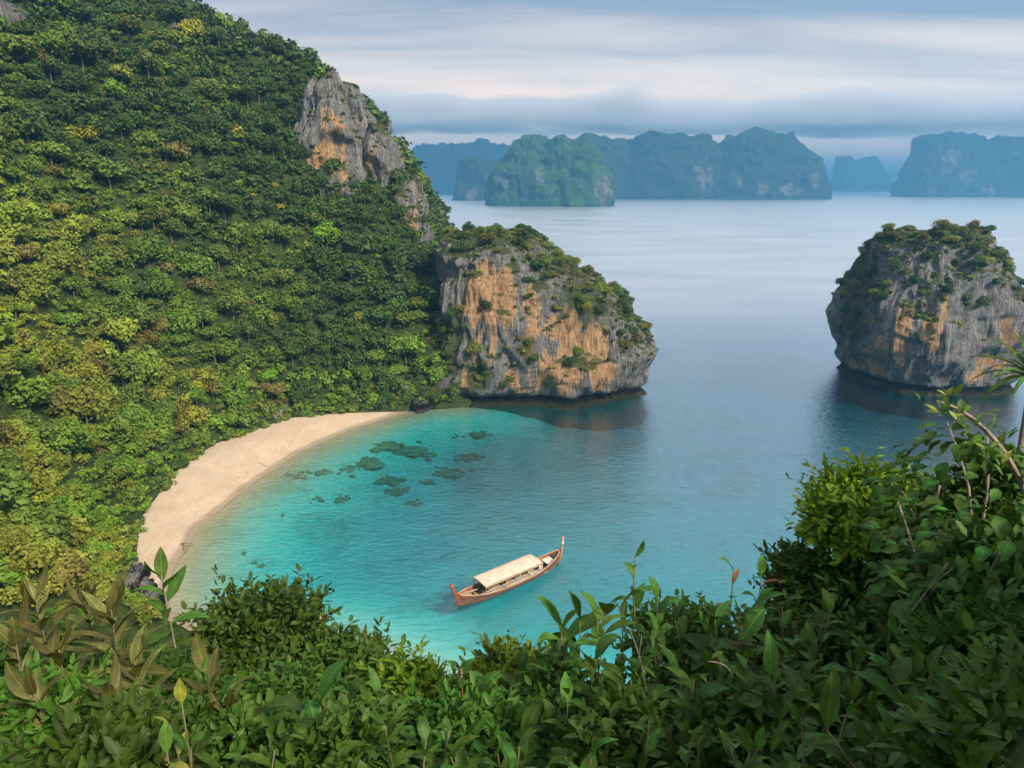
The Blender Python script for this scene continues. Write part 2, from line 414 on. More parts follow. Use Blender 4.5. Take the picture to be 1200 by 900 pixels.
# hill
X, Y, F = grid(-215, -4, 30, 345, 1.6)
Z = hill_h(X, Y)
keep = (Z[F].max(1) > -4)
V, F2 = compact(xyz(X, Y, Z), F[keep])
obj("hillside", raw_mesh("hillside", V, F2, True, None, [M_SOIL]), kind="structure")
# camera slope
X, Y, F = grid(-62, 62, -10, 66, 1.0)
V = xyz(X, Y, near_h(X, Y)); keep = V[F][:, :, 2].max(1) > -5
V, F2 = compact(V, F[keep])
obj("foreground_slope", raw_mesh("foreground_slope", V, F2, True, None, [M_SOIL]), kind="structure")
# sea floor and the beach: one surface, split where it leaves the water
X, Y, F = grid(-90, 330, 26, 420, 1.5)
V = xyz(X, Y, bed_h(X, Y))
fc = V[F].mean(1); dry = fc[:, 2] > -0.45
inl = poly_dist(fc[:, 0], fc[:, 1], TOE); inl = np.minimum(inl, poly_dist(fc[:, 0], fc[:, 1], SHORE) + 4); F = F[inl < 7]; dry = dry[inl < 7]
Vb, Fb = compact(V, F[dry & (V[F][:, :, 0].mean(1) < -10)])
obj("beach", raw_mesh("beach", Vb, Fb, True, None, [M_SAND]), kind="structure")
Vs, Fs = compact(V, F[~(dry & (V[F][:, :, 0].mean(1) < -10))])
# carry the sea floor out to the horizon
xs = [-24000, -6000, -1500, -300, -92, 120, 328, 900, 3000, 9000, 24000]; ys = [-3000, -400, 28, 150, 418, 900, 2500, 8000, 34000]
n0 = len(Vs); far = np.array([(x, y, -8.2) for y in ys for x in xs], float); nx = len(xs)
ff = np.array([(n0 + j * nx + i, n0 + j * nx + i + 1, n0 + (j + 1) * nx + i + 1, n0 + (j + 1) * nx + i) for j in range(len(ys) - 1) for i in range(nx - 1)])
obj("seabed", raw_mesh("seabed", np.vstack([Vs, far]), np.vstack([Fs, ff]), True, None, [M_SAND]), kind="structure")
# sea: a closed body of water
b = MB(); b.box((0, 15300, -8.9), (48200, 37200, 17.8))
obj("sea", b.mesh("sea", M_WATER), None, (0, WY, 0), kind="structure")

# ------------------------------------------------------------------ karst rock
def in_blobs(px, py, blobs):
    """soft membership of pixel-space ellipses (cx, cy, rx, ry)"""
    s = np.zeros(px.shape)
    for cx, cyy, rx, ry in blobs:
        q = ((px - cx) / rx) ** 2 + ((py - cyy) / ry) ** 2
        s = np.maximum(s, np.clip(1.15 - 0.75 * q, 0, 1))
    return s
def karst(zs, Ls, Rs, Fs, Bs, nth=360, nz=150, expo=2.8, seed=0, flute=1.2, lump=3.0, scale=1.0, notch=0.0, topdome=0.12, rim=3.0):
    """stack of super-elliptic outlines; extents given at heights zs; returns V, F, normals"""
    zs = np.array(zs, float)
    z = np.linspace(zs[0], zs[-1], nz)
    L, Rr, Fr, Bk = (np.interp(z, zs, np.array(q, float)) for q in (Ls, Rs, Fs, Bs))
    th = np.linspace(0, 2 * math.pi, nth, endpoint=False)
    c, s = np.cos(th), np.sin(th)
    ex = np.sign(c) * np.abs(c) ** (2 / expo); ey = np.sign(s) * np.abs(s) ** (2 / expo)
    ncap = 14
    rows = []
    for i in range(nz):
        rows.append((z[i], L[i], Rr[i], Fr[i], Bk[i], 1.0))
    Htop = (zs[-1] - max(zs[0], 0)) * topdome
    for k in range(1, ncap + 1):
        a = k / ncap * math.pi / 2
        rows.append((zs[-1] + Htop * math.sin(a), L[-1], Rr[-1], Fr[-1], Bk[-1], max(math.cos(a), 0.02)))
    P = []
    for (zz, l, r, f, bk, sc) in rows:
        cx, cyy = (l + r) / 2, (f + bk) / 2
        P.append(np.stack([cx + (r - l) / 2 * sc * ex, cyy + (bk - f) / 2 * sc * ey, np.full(nth, zz)], 1))
    P = np.array(P); N = np.zeros_like(P); N[..., 0] = ex; N[..., 1] = ey
    N /= np.linalg.norm(N, axis=2)[..., None]
    capw = np.array([r[5] for r in rows])[:, None]
    S = scale
    q = P / S + seed * 13.7
    d = lump * fbm(q * np.array([0.055, 0.055, 0.05]), 3)
    d = d + 0.55 * lump * np.clip(ridged(q * np.array([0.10, 0.10, 0.05]) + 21, 2), -0.9, 0.55)          # buttresses
    d = d + flute * ridged(q * np.array([0.24, 0.24, 0.030]), 3) * (0.45 + 0.75 * np.clip(0.5 + fbm(q * 0.05 + 5, 2), 0, 1))
    d = d + 0.42 * flute * ridged(q * np.array([0.62, 0.62, 0.07]) + 55, 2) + 0.4 * flute * fbm(q * np.array([0.45, 0.45, 0.30]), 4)
    led = perlin(q * np.array([0.06, 0.06, 0.16]) + 3)
    d = d + 0.55 * flute * np.clip(led * 3.0, -0.8, 0.5)                                               # ledges and overhangs
    if notch: d = d - notch * np.exp(-((P[..., 2] - 1.5) / 1.1) ** 2) + 0.1 * notch * np.exp(-((P[..., 2] + 0.6) / 0.8) ** 2)
    P = P + N * (d * S * (0.25 + 0.75 * capw))[..., None]
    hf = np.clip((P[..., 2] - zs[0]) / (zs[-1] - zs[0]), 0, 1.2)
    P[..., 2] += S * rim * np.clip((hf - 0.45) / 0.5, 0, 1) * (fbm(q * np.array([0.075, 0.075, 0]) + 31, 4) * 1.6) + S * (1 - capw) * 1.2 * fbm(q * 0.16, 3)
    nr = len(rows)
    i = np.arange(nr * nth).reshape(nr, nth)
    F = np.stack([i[:-1], np.roll(i, -1, 1)[:-1], np.roll(i, -1, 1)[1:], i[1:]], -1).reshape(-1, 4)
    return P.reshape(-1, 3), F
def normals(V, F):
    a, b, c, d = (V[F[:, k]] for k in range(4))
    n = np.cross(c - a, d - b); l = np.linalg.norm(n, axis=1)
    return n / np.maximum(l, 1e-9)[:, None], l / 2, (a + b + c + d) / 4
def vert_normals(V, F):
    n, ar, _ = normals(V, F); out = np.zeros_like(V)
    for k in range(4): np.add.at(out, F[:, k], n * ar[:, None])
    return out / np.maximum(np.linalg.norm(out, axis=1), 1e-9)[:, None]
def merge(parts):
    V, F, o = [], [], 0
    for v, f in parts: V.append(v); F.append(f + o); o += len(v)
    return np.vstack(V), np.vstack(F)
def rock_mesh(name, V, F, stains=(), bare=(), flat_moss=0.35, mossblobs=()):
    px, py, dep = project(V); vn = vert_normals(V, F)
    px = px + 22 * fbm(V * np.array([0.10, 0.10, 0.07]) + 3, 4); py = py + 34 * fbm(V * np.array([0.22, 0.22, 0.05]) + 9, 4)
    facing = np.clip(-vn[:, 1] * 2 + 0.6, 0, 1)
    wob = fbm(V * np.array([0.25, 0.25, 0.06]), 3) * 0.5
    st = np.clip(in_blobs(px, py, stains) * facing + np.where(in_blobs(px, py, stains) > 0, wob, 0), 0, 1)
    # the far sides carry stains of their own
    st = np.maximum(st, np.clip(fbm(V * np.array([0.06, 0.06, 0.03]) + 40, 2) * 2.4 - 0.75, 0, 0.75) * (1 - facing))
    moss = np.clip((vn[:, 2] - flat_moss) * 2.5, 0, 1)
    if len(mossblobs): moss = np.maximum(moss, in_blobs(px, py, mossblobs) * 0.8)
    return raw_mesh(name, V, F, True, {'stain': st, 'moss': moss}, [M_ROCK])

HEAD_STAIN = [(580, 345, 32, 42), (556, 352, 9, 30), (628, 370, 14, 30), (622, 400, 10, 22), (655, 440, 36, 26), (675, 400, 12, 36), (700, 410, 18, 40), (712, 440, 14, 20), (660, 385, 16, 12), (575, 400, 6, 22), (545, 455, 6, 18), (606, 455, 12, 12), (552, 400, 5, 10)]
HEAD_MOSS = [(560, 432, 28, 24), (615, 410, 22, 20), (528, 400, 12, 60), (690, 350, 40, 34), (540, 380, 8, 20)]
headland_spec = dict(zs=[-9, -1, 1.5, 6, 12, 20, 26, 31.5, 36, 39.5, 42, 44.5],
                     Ls=[-40, -39, -37, -27, -21, -20.2, -20, -20, -20.3, -20.6, -20, -18],
                     Rs=[40, 39, 38, 39.5, 41, 36.5, 31, 23.5, 17, 12, 9, 5],
                     Fs=[182, 183, 184, 183.6, 184, 185.5, 186.5, 187.5, 189, 190, 191, 193],
                     Bs=[232, 232, 231, 230, 228, 226, 224, 222, 220, 218, 216, 212])
HV, HF = karst(**headland_spec, nth=420, nz=165, expo=3.0, seed=1, flute=1.3, lump=4.2, notch=1.3, topdome=0.03, rim=2.2)
headland = empty("karst_headland", (8, 205, 0), "limestone headland cliff with orange streaks at the end of the beach", "cliff")
obj("rock", rock_mesh("headland_rock", HV - np.array([8, 205, 0]), HF), headland)
me = headland.children[0].data if headland.children else bpy.data.objects["rock"].data
IS_STAIN = [(1052, 395, 14, 36), (1018, 430, 18, 18), (1030, 410, 7, 20), (1096, 385, 14, 20), (1108, 360, 6, 24), (1064, 370, 8, 12), (1180, 390, 14, 16), (1145, 440, 10, 12), (1165, 432, 14, 8), (1060, 430, 10, 12)]
islet_spec = dict(zs=[-9, -1, 1.5, 5, 10, 15, 21, 27, 33, 37.5, 41],
                  Ls=[111, 112, 113, 112, 110.5, 109.4, 109, 109, 110.5, 112.5, 115],
                  Rs=[156, 155.5, 154.5, 155.5, 156.5, 156.5, 155.5, 153.5, 150.5, 147.5, 143],
                  Fs=[191, 192, 193.4, 192, 191, 190.6, 191, 192.5, 194, 196, 199],
                  Bs=[240, 240, 239, 240, 240, 239, 238, 236, 233, 231, 228])
IV, IF = karst(**islet_spec, nth=360, nz=140, expo=2.6, seed=4, flute=1.25, lump=4.6, notch=1.2, topdome=0.10, rim=3.5)
islet = empty("karst_islet", (126, 215, 0), "lone limestone islet crowned with trees rising from open water", "islet")
obj("rock", rock_mesh("islet_rock", IV - np.array([126, 215, 0]), IF), islet)
# stains are laid out in world space
for root, V, F, st, ms in ((headland, HV, HF, HEAD_STAIN, HEAD_MOSS), (islet, IV, IF, IS_STAIN, [(1010, 330, 26, 60), (1000, 370, 22, 40), (1080, 400, 12, 10)])):
    tmp = rock_mesh("tmp", V, F, st, (), 0.3, ms)
    for an in ('stain', 'moss'):
        buf = np.zeros(len(V), np.float32); tmp.attributes[an].data.foreach_get('value', buf)
        [o for o in bpy.data.objects if o.parent == root][0].data.attributes[an].data.foreach_set('value', buf)
    bpy.data.meshes.remove(tmp)

# cliff faces standing out of the hillside
def hit_hill(px, py):
    a = ray(px, py); Y = np.linspace(70, 340, 541); t = Y / a[1]
    k = np.nonzero(CAM_H + a[2] * t < hill_h(a[0] * t, Y))[0]
    return float(Y[k[0]]) if len(k) else 240.0
def outcrop(name, px0, px1, pyt, pyb, dY, depth, label, seed, stains=(), nth=220, nz=100, lean=0.0):
    Yf = hit_hill((px0 + px1) / 2, pyb) + dY
    a, bq = on_y(px0, pyb, Yf), on_y(px1, pyb, Yf); tz = on_y((px0 + px1) / 2, pyt, Yf + 5).z
    zs = np.linspace(a.z - 12, tz, 8); f = np.linspace(0, 1, 8); wd = bq.x - a.x
    Ls = a.x + wd * 0.16 * f ** 2; Rs = bq.x - wd * (0.16 + lean) * f ** 1.5
    V, F = karst(zs, Ls, Rs, Yf + 5 * f, Yf + depth - 2 * f, nth, nz, 3.4, seed, 1.7, 6.0, 0.62, 0, 0.06, 12.0)
    obj(name, rock_mesh(name, V, F, stains, (), 0.35), None, None, None, label, "cliff")
    return V, F
OUT = []
OUT.append(outcrop("cliff_outcrop", 338, 432, 108, 214, -1.5, 34, "broad grey and orange cliff face high on the hill's skyline", 7,
        [(378, 150, 6, 26), (395, 145, 8, 18), (375, 185, 14, 16), (400, 190, 10, 12), (366, 196, 8, 10), (388, 178, 6, 16)], lean=0.1))
OUT.append(outcrop("cliff_outcrop", 168, 192, 22, 58, -1, 16, "thin grey rock rib near the forested hilltop", 10, [(188, 48, 5, 10)], 80, 40, 0.2))
OUT.append(outcrop("cliff_outcrop", -6, 22, 6, 36, -1, 16, "bluish rock face among the highest trees of the hill", 12, [(14, 30, 6, 5)], 80, 40, 0.1))
OUT.append(outcrop("cliff_outcrop", 344, 364, 226, 252, -1, 10, "little bare rock showing through the forest below the broad cliff face", 13, [(358, 246, 5, 6)], 70, 36, 0.1))
OUT.append(outcrop("cliff_outcrop", 424, 470, 165, 240, 1, 30, "dark craggy cliff strip on the skyline below the broad cliff face", 8, [(440, 200, 6, 20)], 140, 70, 0.4))
OUT.append(outcrop("cliff_outcrop", 460, 497, 220, 280, 1, 24, "small grey and buff cliff above the forested saddle behind the headland", 9, [(484, 255, 5, 14), (474, 250, 5, 8)], 120, 60, 0.3))

# ------------------------------------------------------------------ far islands
def tower(x0, x1, t0, t1, Yc, dep, H, seed, nth=150, nz=56, S=6.0, bulge=0.45):
    f = np.linspace(0, 1, 9)
    Ls = x0 + (t0 - x0) * f ** (1 / bulge) ; Rs = x1 + (t1 - x1) * f ** (1 / bulge)
    zs = -16 + (H * 0.93 + 16) * f
    return karst(zs, Ls, Rs, Yc - dep / 2 + dep * 0.22 * f ** 1.6, Yc + dep / 2 - dep * 0.22 * f ** 1.6, nth, nz, 2.6, seed, 1.9, 5.5, S, 0, 0.05, 5.5)
def island(label, towers, bares=(), lush=0.0):
    V, F = merge([tower(*t) for t in towers])
    px, py, _ = project(V)
    bare = in_blobs(px + 10 * fbm(V * 0.03, 3), py + 12 * fbm(V * 0.03 + 9, 3), bares) * 0.42
    V = V + vert_normals(V, F) * (1.6 * fbm(V * 0.07, 3))[:, None]
    obj("karst_island", raw_mesh("karst_island", V, F, True, {'bare': bare, 'lush': np.full(len(V), lush)}, [M_FAR]), None, None, None, label, "island", "karst islands across the bay")
island("green hump-backed karst island standing alone in front of the hazy ranges",
       [(-62, 190, 0, 92, 2010, 170, 182, 21, 220, 80, 5.5, 0.5), (60, 273, 110, 212, 2000, 180, 172, 22, 220, 80, 5.5, 0.42)],
       [(705, 220, 12, 18), (588, 205, 9, 12), (632, 205, 6, 10), (668, 240, 3, 3)], 1.0)
island("long blue flat-topped karst range behind the green hump-backed island",
       [(120, 560, 200, 470, 2880, 260, 236, 23), (420, 860, 470, 790, 2860, 260, 246, 24), (770, 1246, 850, 1090, 2850, 280, 254, 25, 220, 60)],
       [(825, 205, 10, 20), (862, 212, 10, 14), (895, 222, 8, 8), (925, 224, 18, 7), (955, 210, 7, 10)])
island("pale hazy karst ridge beyond the small dark stack",
       [(-607, -240, -560, -330, 4150, 300, 276, 26), (-420, 60, -330, -40, 4180, 300, 284, 27), (-90, 520, 0, 430, 4200, 320, 286, 28)])
island("small dark stack island beside the green hump-backed island", [(-212, -20, -160, -70, 2650, 120, 150, 29)], [(553, 226, 8, 8)])
island("small twin-peaked faint island in the gap between the two dark ranges",
       [(2519, 2760, 2540, 2620, 5560, 200, 266, 30), (2640, 2945, 2710, 2800, 5560, 200, 262, 31)])
island("broad dark blue karst island to the right of the gap",
       [(1850, 2300, 1940, 2160, 3380, 300, 280, 32, 220, 60), (2140, 2800, 2200, 2600, 3400, 300, 268, 33)],
       [(1110, 185, 18, 22), (1135, 205, 12, 12), (1090, 220, 8, 10), (1160, 222, 8, 8)])

# ------------------------------------------------------------------ trees
rng = np.random.RandomState(5)
random.seed(5)
def crown_arrays(n, rad=1.0, flat=0.8, leaf=0.16, seed=0, lobes=9, spread=0.62, aspect=1.7):
    """n leaf-sized quads spread through a lumpy crown of about unit radius"""
    r = np.random.RandomState(seed)
    lc = r.normal(size=(lobes, 3)); lc /= np.linalg.norm(lc, axis=1)[:, None]; lc[:, 2] = np.abs(lc[:, 2]) * 0.9 - 0.15
    lc *= spread * (0.75 + 0.5 * r.rand(lobes, 1)); lc[0] = (0, 0, 0.2)
    lr = 0.36 + 0.26 * r.rand(lobes)
    k = r.choice(lobes, n, p=lr ** 2 / (lr ** 2).sum())
    d = r.normal(size=(n, 3)); d[:, 2] += 0.35; d /= np.linalg.norm(d, axis=1)[:, None]
    c = (lc[k] + d * (lr[k] * (0.62 + 0.45 * r.rand(n)))[:, None])
    nr = d + 0.55 * r.normal(size=(n, 3)) + np.array([0, 0, 0.25]); nr /= np.linalg.norm(nr, axis=1)[:, None]
    t = np.cross(nr, r.normal(size=(n, 3))); t /= np.linalg.norm(t, axis=1)[:, None]; bt = np.cross(nr, t)
    s = leaf * (0.6 + 0.8 * r.rand(n))[:, None]
    V = np.stack([c - t * s * aspect / 2, c + bt * s / 2 - nr * s * 0.12, c + t * s * aspect / 2, c - bt * s / 2 - nr * s * 0.12], 1) * rad
    V[..., 2] *= flat
    F = np.arange(4 * n).reshape(n, 4)
    return V.reshape(-1, 3), F
CROWN_HI = [raw_mesh("crown", *crown_arrays(1150, 1, 0.85 + 0.07 * (k % 4), 0.125, 100 + k, 8 + k), False, None, [M_CROWN]) for k in range(6)]
CROWN_FAR = [crown_arrays(105, 1, 0.85 + 0.05 * (k % 4), 0.29, 280 + k, 7 + k) for k in range(8)]
CROWN_LO = [crown_arrays(155, 1, 0.85 + 0.05 * (k % 4), 0.26, 200 + k, 7 + k) for k in range(8)]
CROWN_NR = [crown_arrays(620, 1, 0.85 + 0.05 * (k % 4), 0.15, 260 + k, 9 + k) for k in range(5)]
CROWN_MD = [crown_arrays(280, 1, 0.85 + 0.05 * (k % 4), 0.21, 230 + k, 8 + k) for k in range(6)]
def trunk_mesh(seed, h=1.0):
    r = random.Random(seed); m = MB()
    m.tube([(0, 0, -0.5), (0.03, 0.02, 0), (0.05 * r.uniform(-1, 1), 0.04, 0.5 * h), (0.08 * r.uniform(-1, 1), 0.05, h)], [0.085, 0.075, 0.055, 0.04], 6)
    for k in range(4):
        a = k * 1.6 + r.random(); z = h * r.uniform(0.55, 0.95)
        m.tube([(0, 0.03, z), (0.25 * math.cos(a), 0.25 * math.sin(a), z + 0.22), (0.5 * math.cos(a), 0.5 * math.sin(a), z + 0.5)], [0.04, 0.028, 0.012], 5)
    return m.mesh("trunk", M_BARK, True)
TRUNKS = [trunk_mesh(k) for k in range(4)]

KINDS = [  # tree colour, how the crown reads
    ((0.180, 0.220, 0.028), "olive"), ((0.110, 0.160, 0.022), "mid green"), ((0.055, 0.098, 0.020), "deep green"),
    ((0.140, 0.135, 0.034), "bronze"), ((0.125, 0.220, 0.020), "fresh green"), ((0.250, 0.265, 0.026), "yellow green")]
# candidate trees over the hill
def hill_trees():
    N = 34000
    X = rng.uniform(-205, -8, N); Y = rng.uniform(52, 320, N)
    Z = hill_h(X, Y); d1 = poly_dist(X, Y, TOE)
    e = 0.8
    nx = -(hill_h(X + e, Y) - hill_h(X - e, Y)) / (2 * e); ny = -(hill_h(X, Y + e) - hill_h(X, Y - e)) / (2 * e)
    nl = np.sqrt(nx ** 2 + ny ** 2 + 1)
    P = xyz(X, Y, Z); px, py, dep = project(P)
    view = P - np.array([0, 0, CAM_H]); view /= np.linalg.norm(view, axis=1)[:, None]
    face = -(view[:, 0] * nx + view[:, 1] * ny + view[:, 2]) / nl
    ok = (((Z > 2.2) & (d1 > 0.8)) | ((X > -42) & (Z > 0.9) & (d1 > -1.5))) & (px > -45) & (py > -45) & (py < 730) & (face > -0.12) & (px < 560)
    # keep the bare cliff faces open
    cl = in_blobs(px, py, [(388, 152, 40, 54), (448, 190, 18, 34), (480, 240, 13, 26), (182, 38, 5, 16), (12, 20, 10, 12), (52, 40, 6, 6), (354, 240, 8, 12)])
    ok &= (cl < 0.3) | ((dep < 200) & (cl < 0.9))
    return P[ok], px[ok], py[ok], dep[ok], nl[ok], face[ok]
P, px, py, dep, nl, face = hill_trees()
# thin by spacing, bigger crowns first
order = rng.permutation(len(P)); rad = 0.95 + 3.1 * rng.rand(len(P)) ** 3.0
rad *= np.where(P[:, 2] < 9, 0.8, 1.0)
cell = {}; sel = []
for i in order:
    q = P[i]; key = (int(q[0] // 4), int(q[1] // 4), int(q[2] // 4)); good = True
    for a in (-1, 0, 1):
        for b_ in (-1, 0, 1):
            for c in (-1, 0, 1):
                for j in cell.get((key[0] + a, key[1] + b_, key[2] + c), ()):
                    if np.sum((P[j] - q) ** 2) < (0.46 * (rad[i] + rad[j])) ** 2: good = False; break
                if not good: break
            if not good: break
        if not good: break
    if good: cell.setdefault(key, []).append(i); sel.append(i)
sel = np.array(sel)
P, px, py, dep, face, rad = P[sel], px[sel], py[sel], dep[sel], face[sel], rad[sel]
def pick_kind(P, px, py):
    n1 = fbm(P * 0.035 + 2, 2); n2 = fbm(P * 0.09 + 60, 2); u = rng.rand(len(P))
    warm = np.clip((360 - px) / 360, 0, 1) * 0.45 + np.clip((py - 120) / 400, 0, 1) * 0.22 * (px < 330) + n1 * 0.7 - 0.08 - np.clip((P[:, 2] - 35) / 90, 0, 1) * 0.32  # sunlit lower left leans olive, shaded right deep green: light put into tints
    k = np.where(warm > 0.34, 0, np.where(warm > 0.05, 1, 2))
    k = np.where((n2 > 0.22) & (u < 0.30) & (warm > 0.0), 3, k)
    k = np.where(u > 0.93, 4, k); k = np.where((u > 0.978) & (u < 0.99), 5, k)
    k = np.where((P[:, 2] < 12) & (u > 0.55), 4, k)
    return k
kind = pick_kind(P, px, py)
def tint_of(k):
    c = np.array(KINDS[k][0]); return c * 1.12 * (0.8 + 0.45 * rng.rand()) * (1 + 0.06 * rng.normal(size=3))
# the 300 that show largest become trees of their own
size = rad / dep * np.clip(face + 0.35, 0.05, 1)
S_y = np.interp(px, [0, 130, 185, 220], [668, 676, 660, 690])
vis = (px > 4) & (px < 520) & (py > 4) & (py < S_y - 4)
rank = np.argsort(-np.where(vis, size, -1))
single = rank[:300]; is_single = np.zeros(len(P), bool); is_single[single] = True
def place_tree(name, p, r, color, label, group, lift=0.9, th=1.0, rz=None):
    lift *= random.choice((0.9, 1.0, 1.0, 1.15, 1.5))
    root = empty(name, p, label, "tree", group, random.uniform(0, 6.28) if rz is None else rz)
    t = obj("trunk", random.choice(TRUNKS), root); t.scale = (r * 0.9, r * 0.9, r * lift * 1.15)
    c = obj("crown", random.choice(CROWN_HI), root, (0, 0, r * lift))
    c.scale = (r * random.uniform(1.05, 1.3), r * random.uniform(1.05, 1.3), r * random.uniform(0.9, 1.3))
    c.color = (*[float(max(0.004, v)) for v in color], 1)
    return root
def zone(i):
    x, y, z = P[i]; d = float(poly_dist(np.array([x]), np.array([y]), TOE)[0])
    if d < 7: return "at the back edge of the sand beach" if y > 98 else "behind the pale rocks at the beach end"
    if x > -48: return "on the slope right beside the headland cliff"
    if z < 32: return "on the lower slope a little above the beach"
    return "halfway up the jungle hill" if z < 62 else "high on the jungle hill near the broad cliff face"
for i in single:
    k = int(kind[i])
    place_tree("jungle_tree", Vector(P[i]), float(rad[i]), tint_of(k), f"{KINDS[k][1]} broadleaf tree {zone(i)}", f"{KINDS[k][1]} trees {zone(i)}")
def mass(name, P, rad, tints, crowns, lift=0.8, kind="stuff", label=None, parent=None, squash=None):
    """many crowns joined into one mesh"""
    Vs, Fs, Ts, o = [], [], [], 0
    r = np.random.RandomState(3)
    for n_, (p, q, tn) in enumerate(zip(P, rad, tints)):
        cs = crowns[n_] if isinstance(crowns[0], list) else crowns
        V, F = cs[r.randint(len(cs))]
        a = r.rand() * 6.283; ca, sa = math.cos(a), math.sin(a)
        sc = q * (1.0 + 0.35 * r.rand(3))
        W = np.stack([(V[:, 0] * ca - V[:, 1] * sa) * sc[0], (V[:, 0] * sa + V[:, 1] * ca) * sc[1], V[:, 2] * sc[2] + q * lift], 1) + p
        lt = np.repeat(0.75 + 0.5 * r.rand(len(F)), 4)[:, None]
        Vs.append(W); Fs.append(F + o); Ts.append(tn[None, :] * lt); o += len(V)
    me = raw_mesh(name, np.vstack(Vs), np.vstack(Fs), False, {'tint': np.vstack(Ts)}, [M_FOREST])
    return obj(name, me, parent, None, kind, label, None if parent else "vegetation")
rest = ~is_single
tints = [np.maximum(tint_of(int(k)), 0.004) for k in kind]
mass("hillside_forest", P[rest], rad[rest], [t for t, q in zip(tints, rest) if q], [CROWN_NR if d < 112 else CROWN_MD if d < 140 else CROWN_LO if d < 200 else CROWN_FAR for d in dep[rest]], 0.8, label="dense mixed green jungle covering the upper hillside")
# low shrubs filling between the crowns
def undergrowth():
    N = 9000
    X = rng.uniform(-200, -8, N); Y = rng.uniform(50, 320, N); Z = hill_h(X, Y); d1 = poly_dist(X, Y, TOE)
    P = xyz(X, Y, Z); px, py, dep = project(P)
    ok = (((Z > 2.0) & (d1 > 0.2)) | ((X > -42) & (Z > 0.8) & (d1 > -2))) & (px > -40) & (px < 560) & (py > -40) & (py < 860)
    ok &= (dep > 112); P = P[ok]; cl = in_blobs(px[ok], py[ok], [(388, 150, 34, 48), (448, 190, 14, 26), (480, 240, 10, 20), (180, 40, 10, 16), (10, 22, 12, 12)]); P = P[(cl < 0.4)]
    P = P[:1500]
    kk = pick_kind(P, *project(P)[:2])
    return P, 0.7 + 0.5 * rng.rand(len(P)), [np.maximum(tint_of(int(k)) * 0.9, 0.004) for k in kk]
Pu, ru, tu = undergrowth()
mass("hillside_undergrowth", Pu, ru, tu, [crown_arrays(70, 1, 0.8, 0.38, 300 + k, 6) for k in range(5)], 0.3, label="low green shrubs between the trees of the hillside")

# shrubs leaning out over the back of the sand
def beach_edge():
    r = np.random.RandomState(91); pts = []
    for a_, b_ in zip(TOE[3:-2], TOE[4:-1]):
        n_ = int(np.hypot(*(b_ - a_)) / 0.55); nrm = np.array([-(b_ - a_)[1], (b_ - a_)[0]]); nrm /= np.linalg.norm(nrm)
        for q in range(n_): pts.append(a_ + (b_ - a_) * r.rand() + nrm * (r.rand() ** 1.5 * 4.0 - 1.4 * r.rand() ** 2))
    pts = np.array(pts); z = np.maximum(hill_h(pts[:, 0], pts[:, 1]), bed_h(pts[:, 0], pts[:, 1]))
    P_ = xyz(pts[:, 0], pts[:, 1], z); kk = r.choice([0, 1, 1, 2, 4, 4], len(P_))
    mass("beach_edge_shrubs", P_, 0.55 + 0.75 * r.rand(len(P_)), [np.maximum(tint_of(int(k)), 0.004) for k in kk], [crown_arrays(130, 1, 0.85, 0.27, 360 + k, 7) for k in range(5)], 0.35, label="low green shrubs crowding the back edge of the beach")
beach_edge()
# trees and scrub on the rocks
def rock_plants(V, F, blobs, ntree, nscrub, top_nz, rt, label_tree, group, scrub_label, zmin=3.0, tones=(1, 2, 2, 0, 3)):
    n, ar, c = normals(V, F)
    px, py, dep = project(c)
    m = in_blobs(px, py, blobs) * np.where(n[:, 1] < 0.25, 1, 0)
    wgt = ar * (np.clip((n[:, 2] - top_nz) * 4, 0, 1.5) + m) * (c[:, 2] > zmin)
    r = np.random.RandomState(len(V) % 1000)
    idx = r.choice(len(F), (ntree + nscrub) * 3, p=wgt / wgt.sum())
    used, trees = [], []
    for i in idx:
        if len(trees) >= ntree: break
        if n[i, 1] > 0.3 and n[i, 2] < 0.6: continue
        if any(np.sum((c[i] - c[j]) ** 2) < (rt * 1.05) ** 2 for j in trees): continue
        trees.append(i)
    for i in trees:
        k = tones[r.randint(len(tones))]
        q = rt * (0.6 + 0.6 * r.rand()); p = c[i] - n[i] * 0.15 * q
        place_tree("cliff_tree", Vector(p), q, tint_of(k) * 0.9, label_tree, group, 0.8)
    sc = idx[-nscrub:]
    mass("cliff_scrub", c[sc] - n[sc] * 0.1, 0.45 + 0.65 * r.rand(nscrub), [np.maximum(tint_of(tones[r.randint(len(tones))]) * 0.9, 0.004) for _ in sc], [crown_arrays(80, 1, 0.8, 0.33, 320 + k, 6) for k in range(5)], 0.15, label=scrub_label)
rock_plants(HV, HF, [(690, 345, 38, 34), (735, 385, 26, 38), (655, 310, 28, 30), (712, 365, 30, 30), (545, 300, 14, 20), (585, 425, 22, 14), (720, 400, 14, 10), (560, 435, 26, 22), (612, 412, 20, 18), (526, 395, 10, 50), (535, 455, 14, 20), (575, 268, 55, 9), (755, 420, 12, 14), (640, 290, 18, 20), (690, 375, 12, 10)],
            135, 1000, 0.36, 1.7, "small tree rooted on the orange-streaked headland cliff", "trees on the headland cliff", "low scrub clinging to the orange-streaked headland cliff")
rock_plants(IV, IF, [(1030, 330, 34, 44), (1000, 385, 22, 44), (1060, 290, 50, 30), (1130, 285, 44, 20), (1085, 395, 16, 8), (1075, 350, 14, 20), (1140, 300, 40, 14), (1115, 330, 26, 14), (1175, 300, 16, 20), (990, 410, 12, 20), (1015, 290, 16, 14)],
            130, 900, 0.38, 1.7, "small tree growing on the lone limestone islet", "trees on the lone islet", "low scrub clinging to the lone limestone islet", tones=(1, 2, 2, 2, 0, 3))
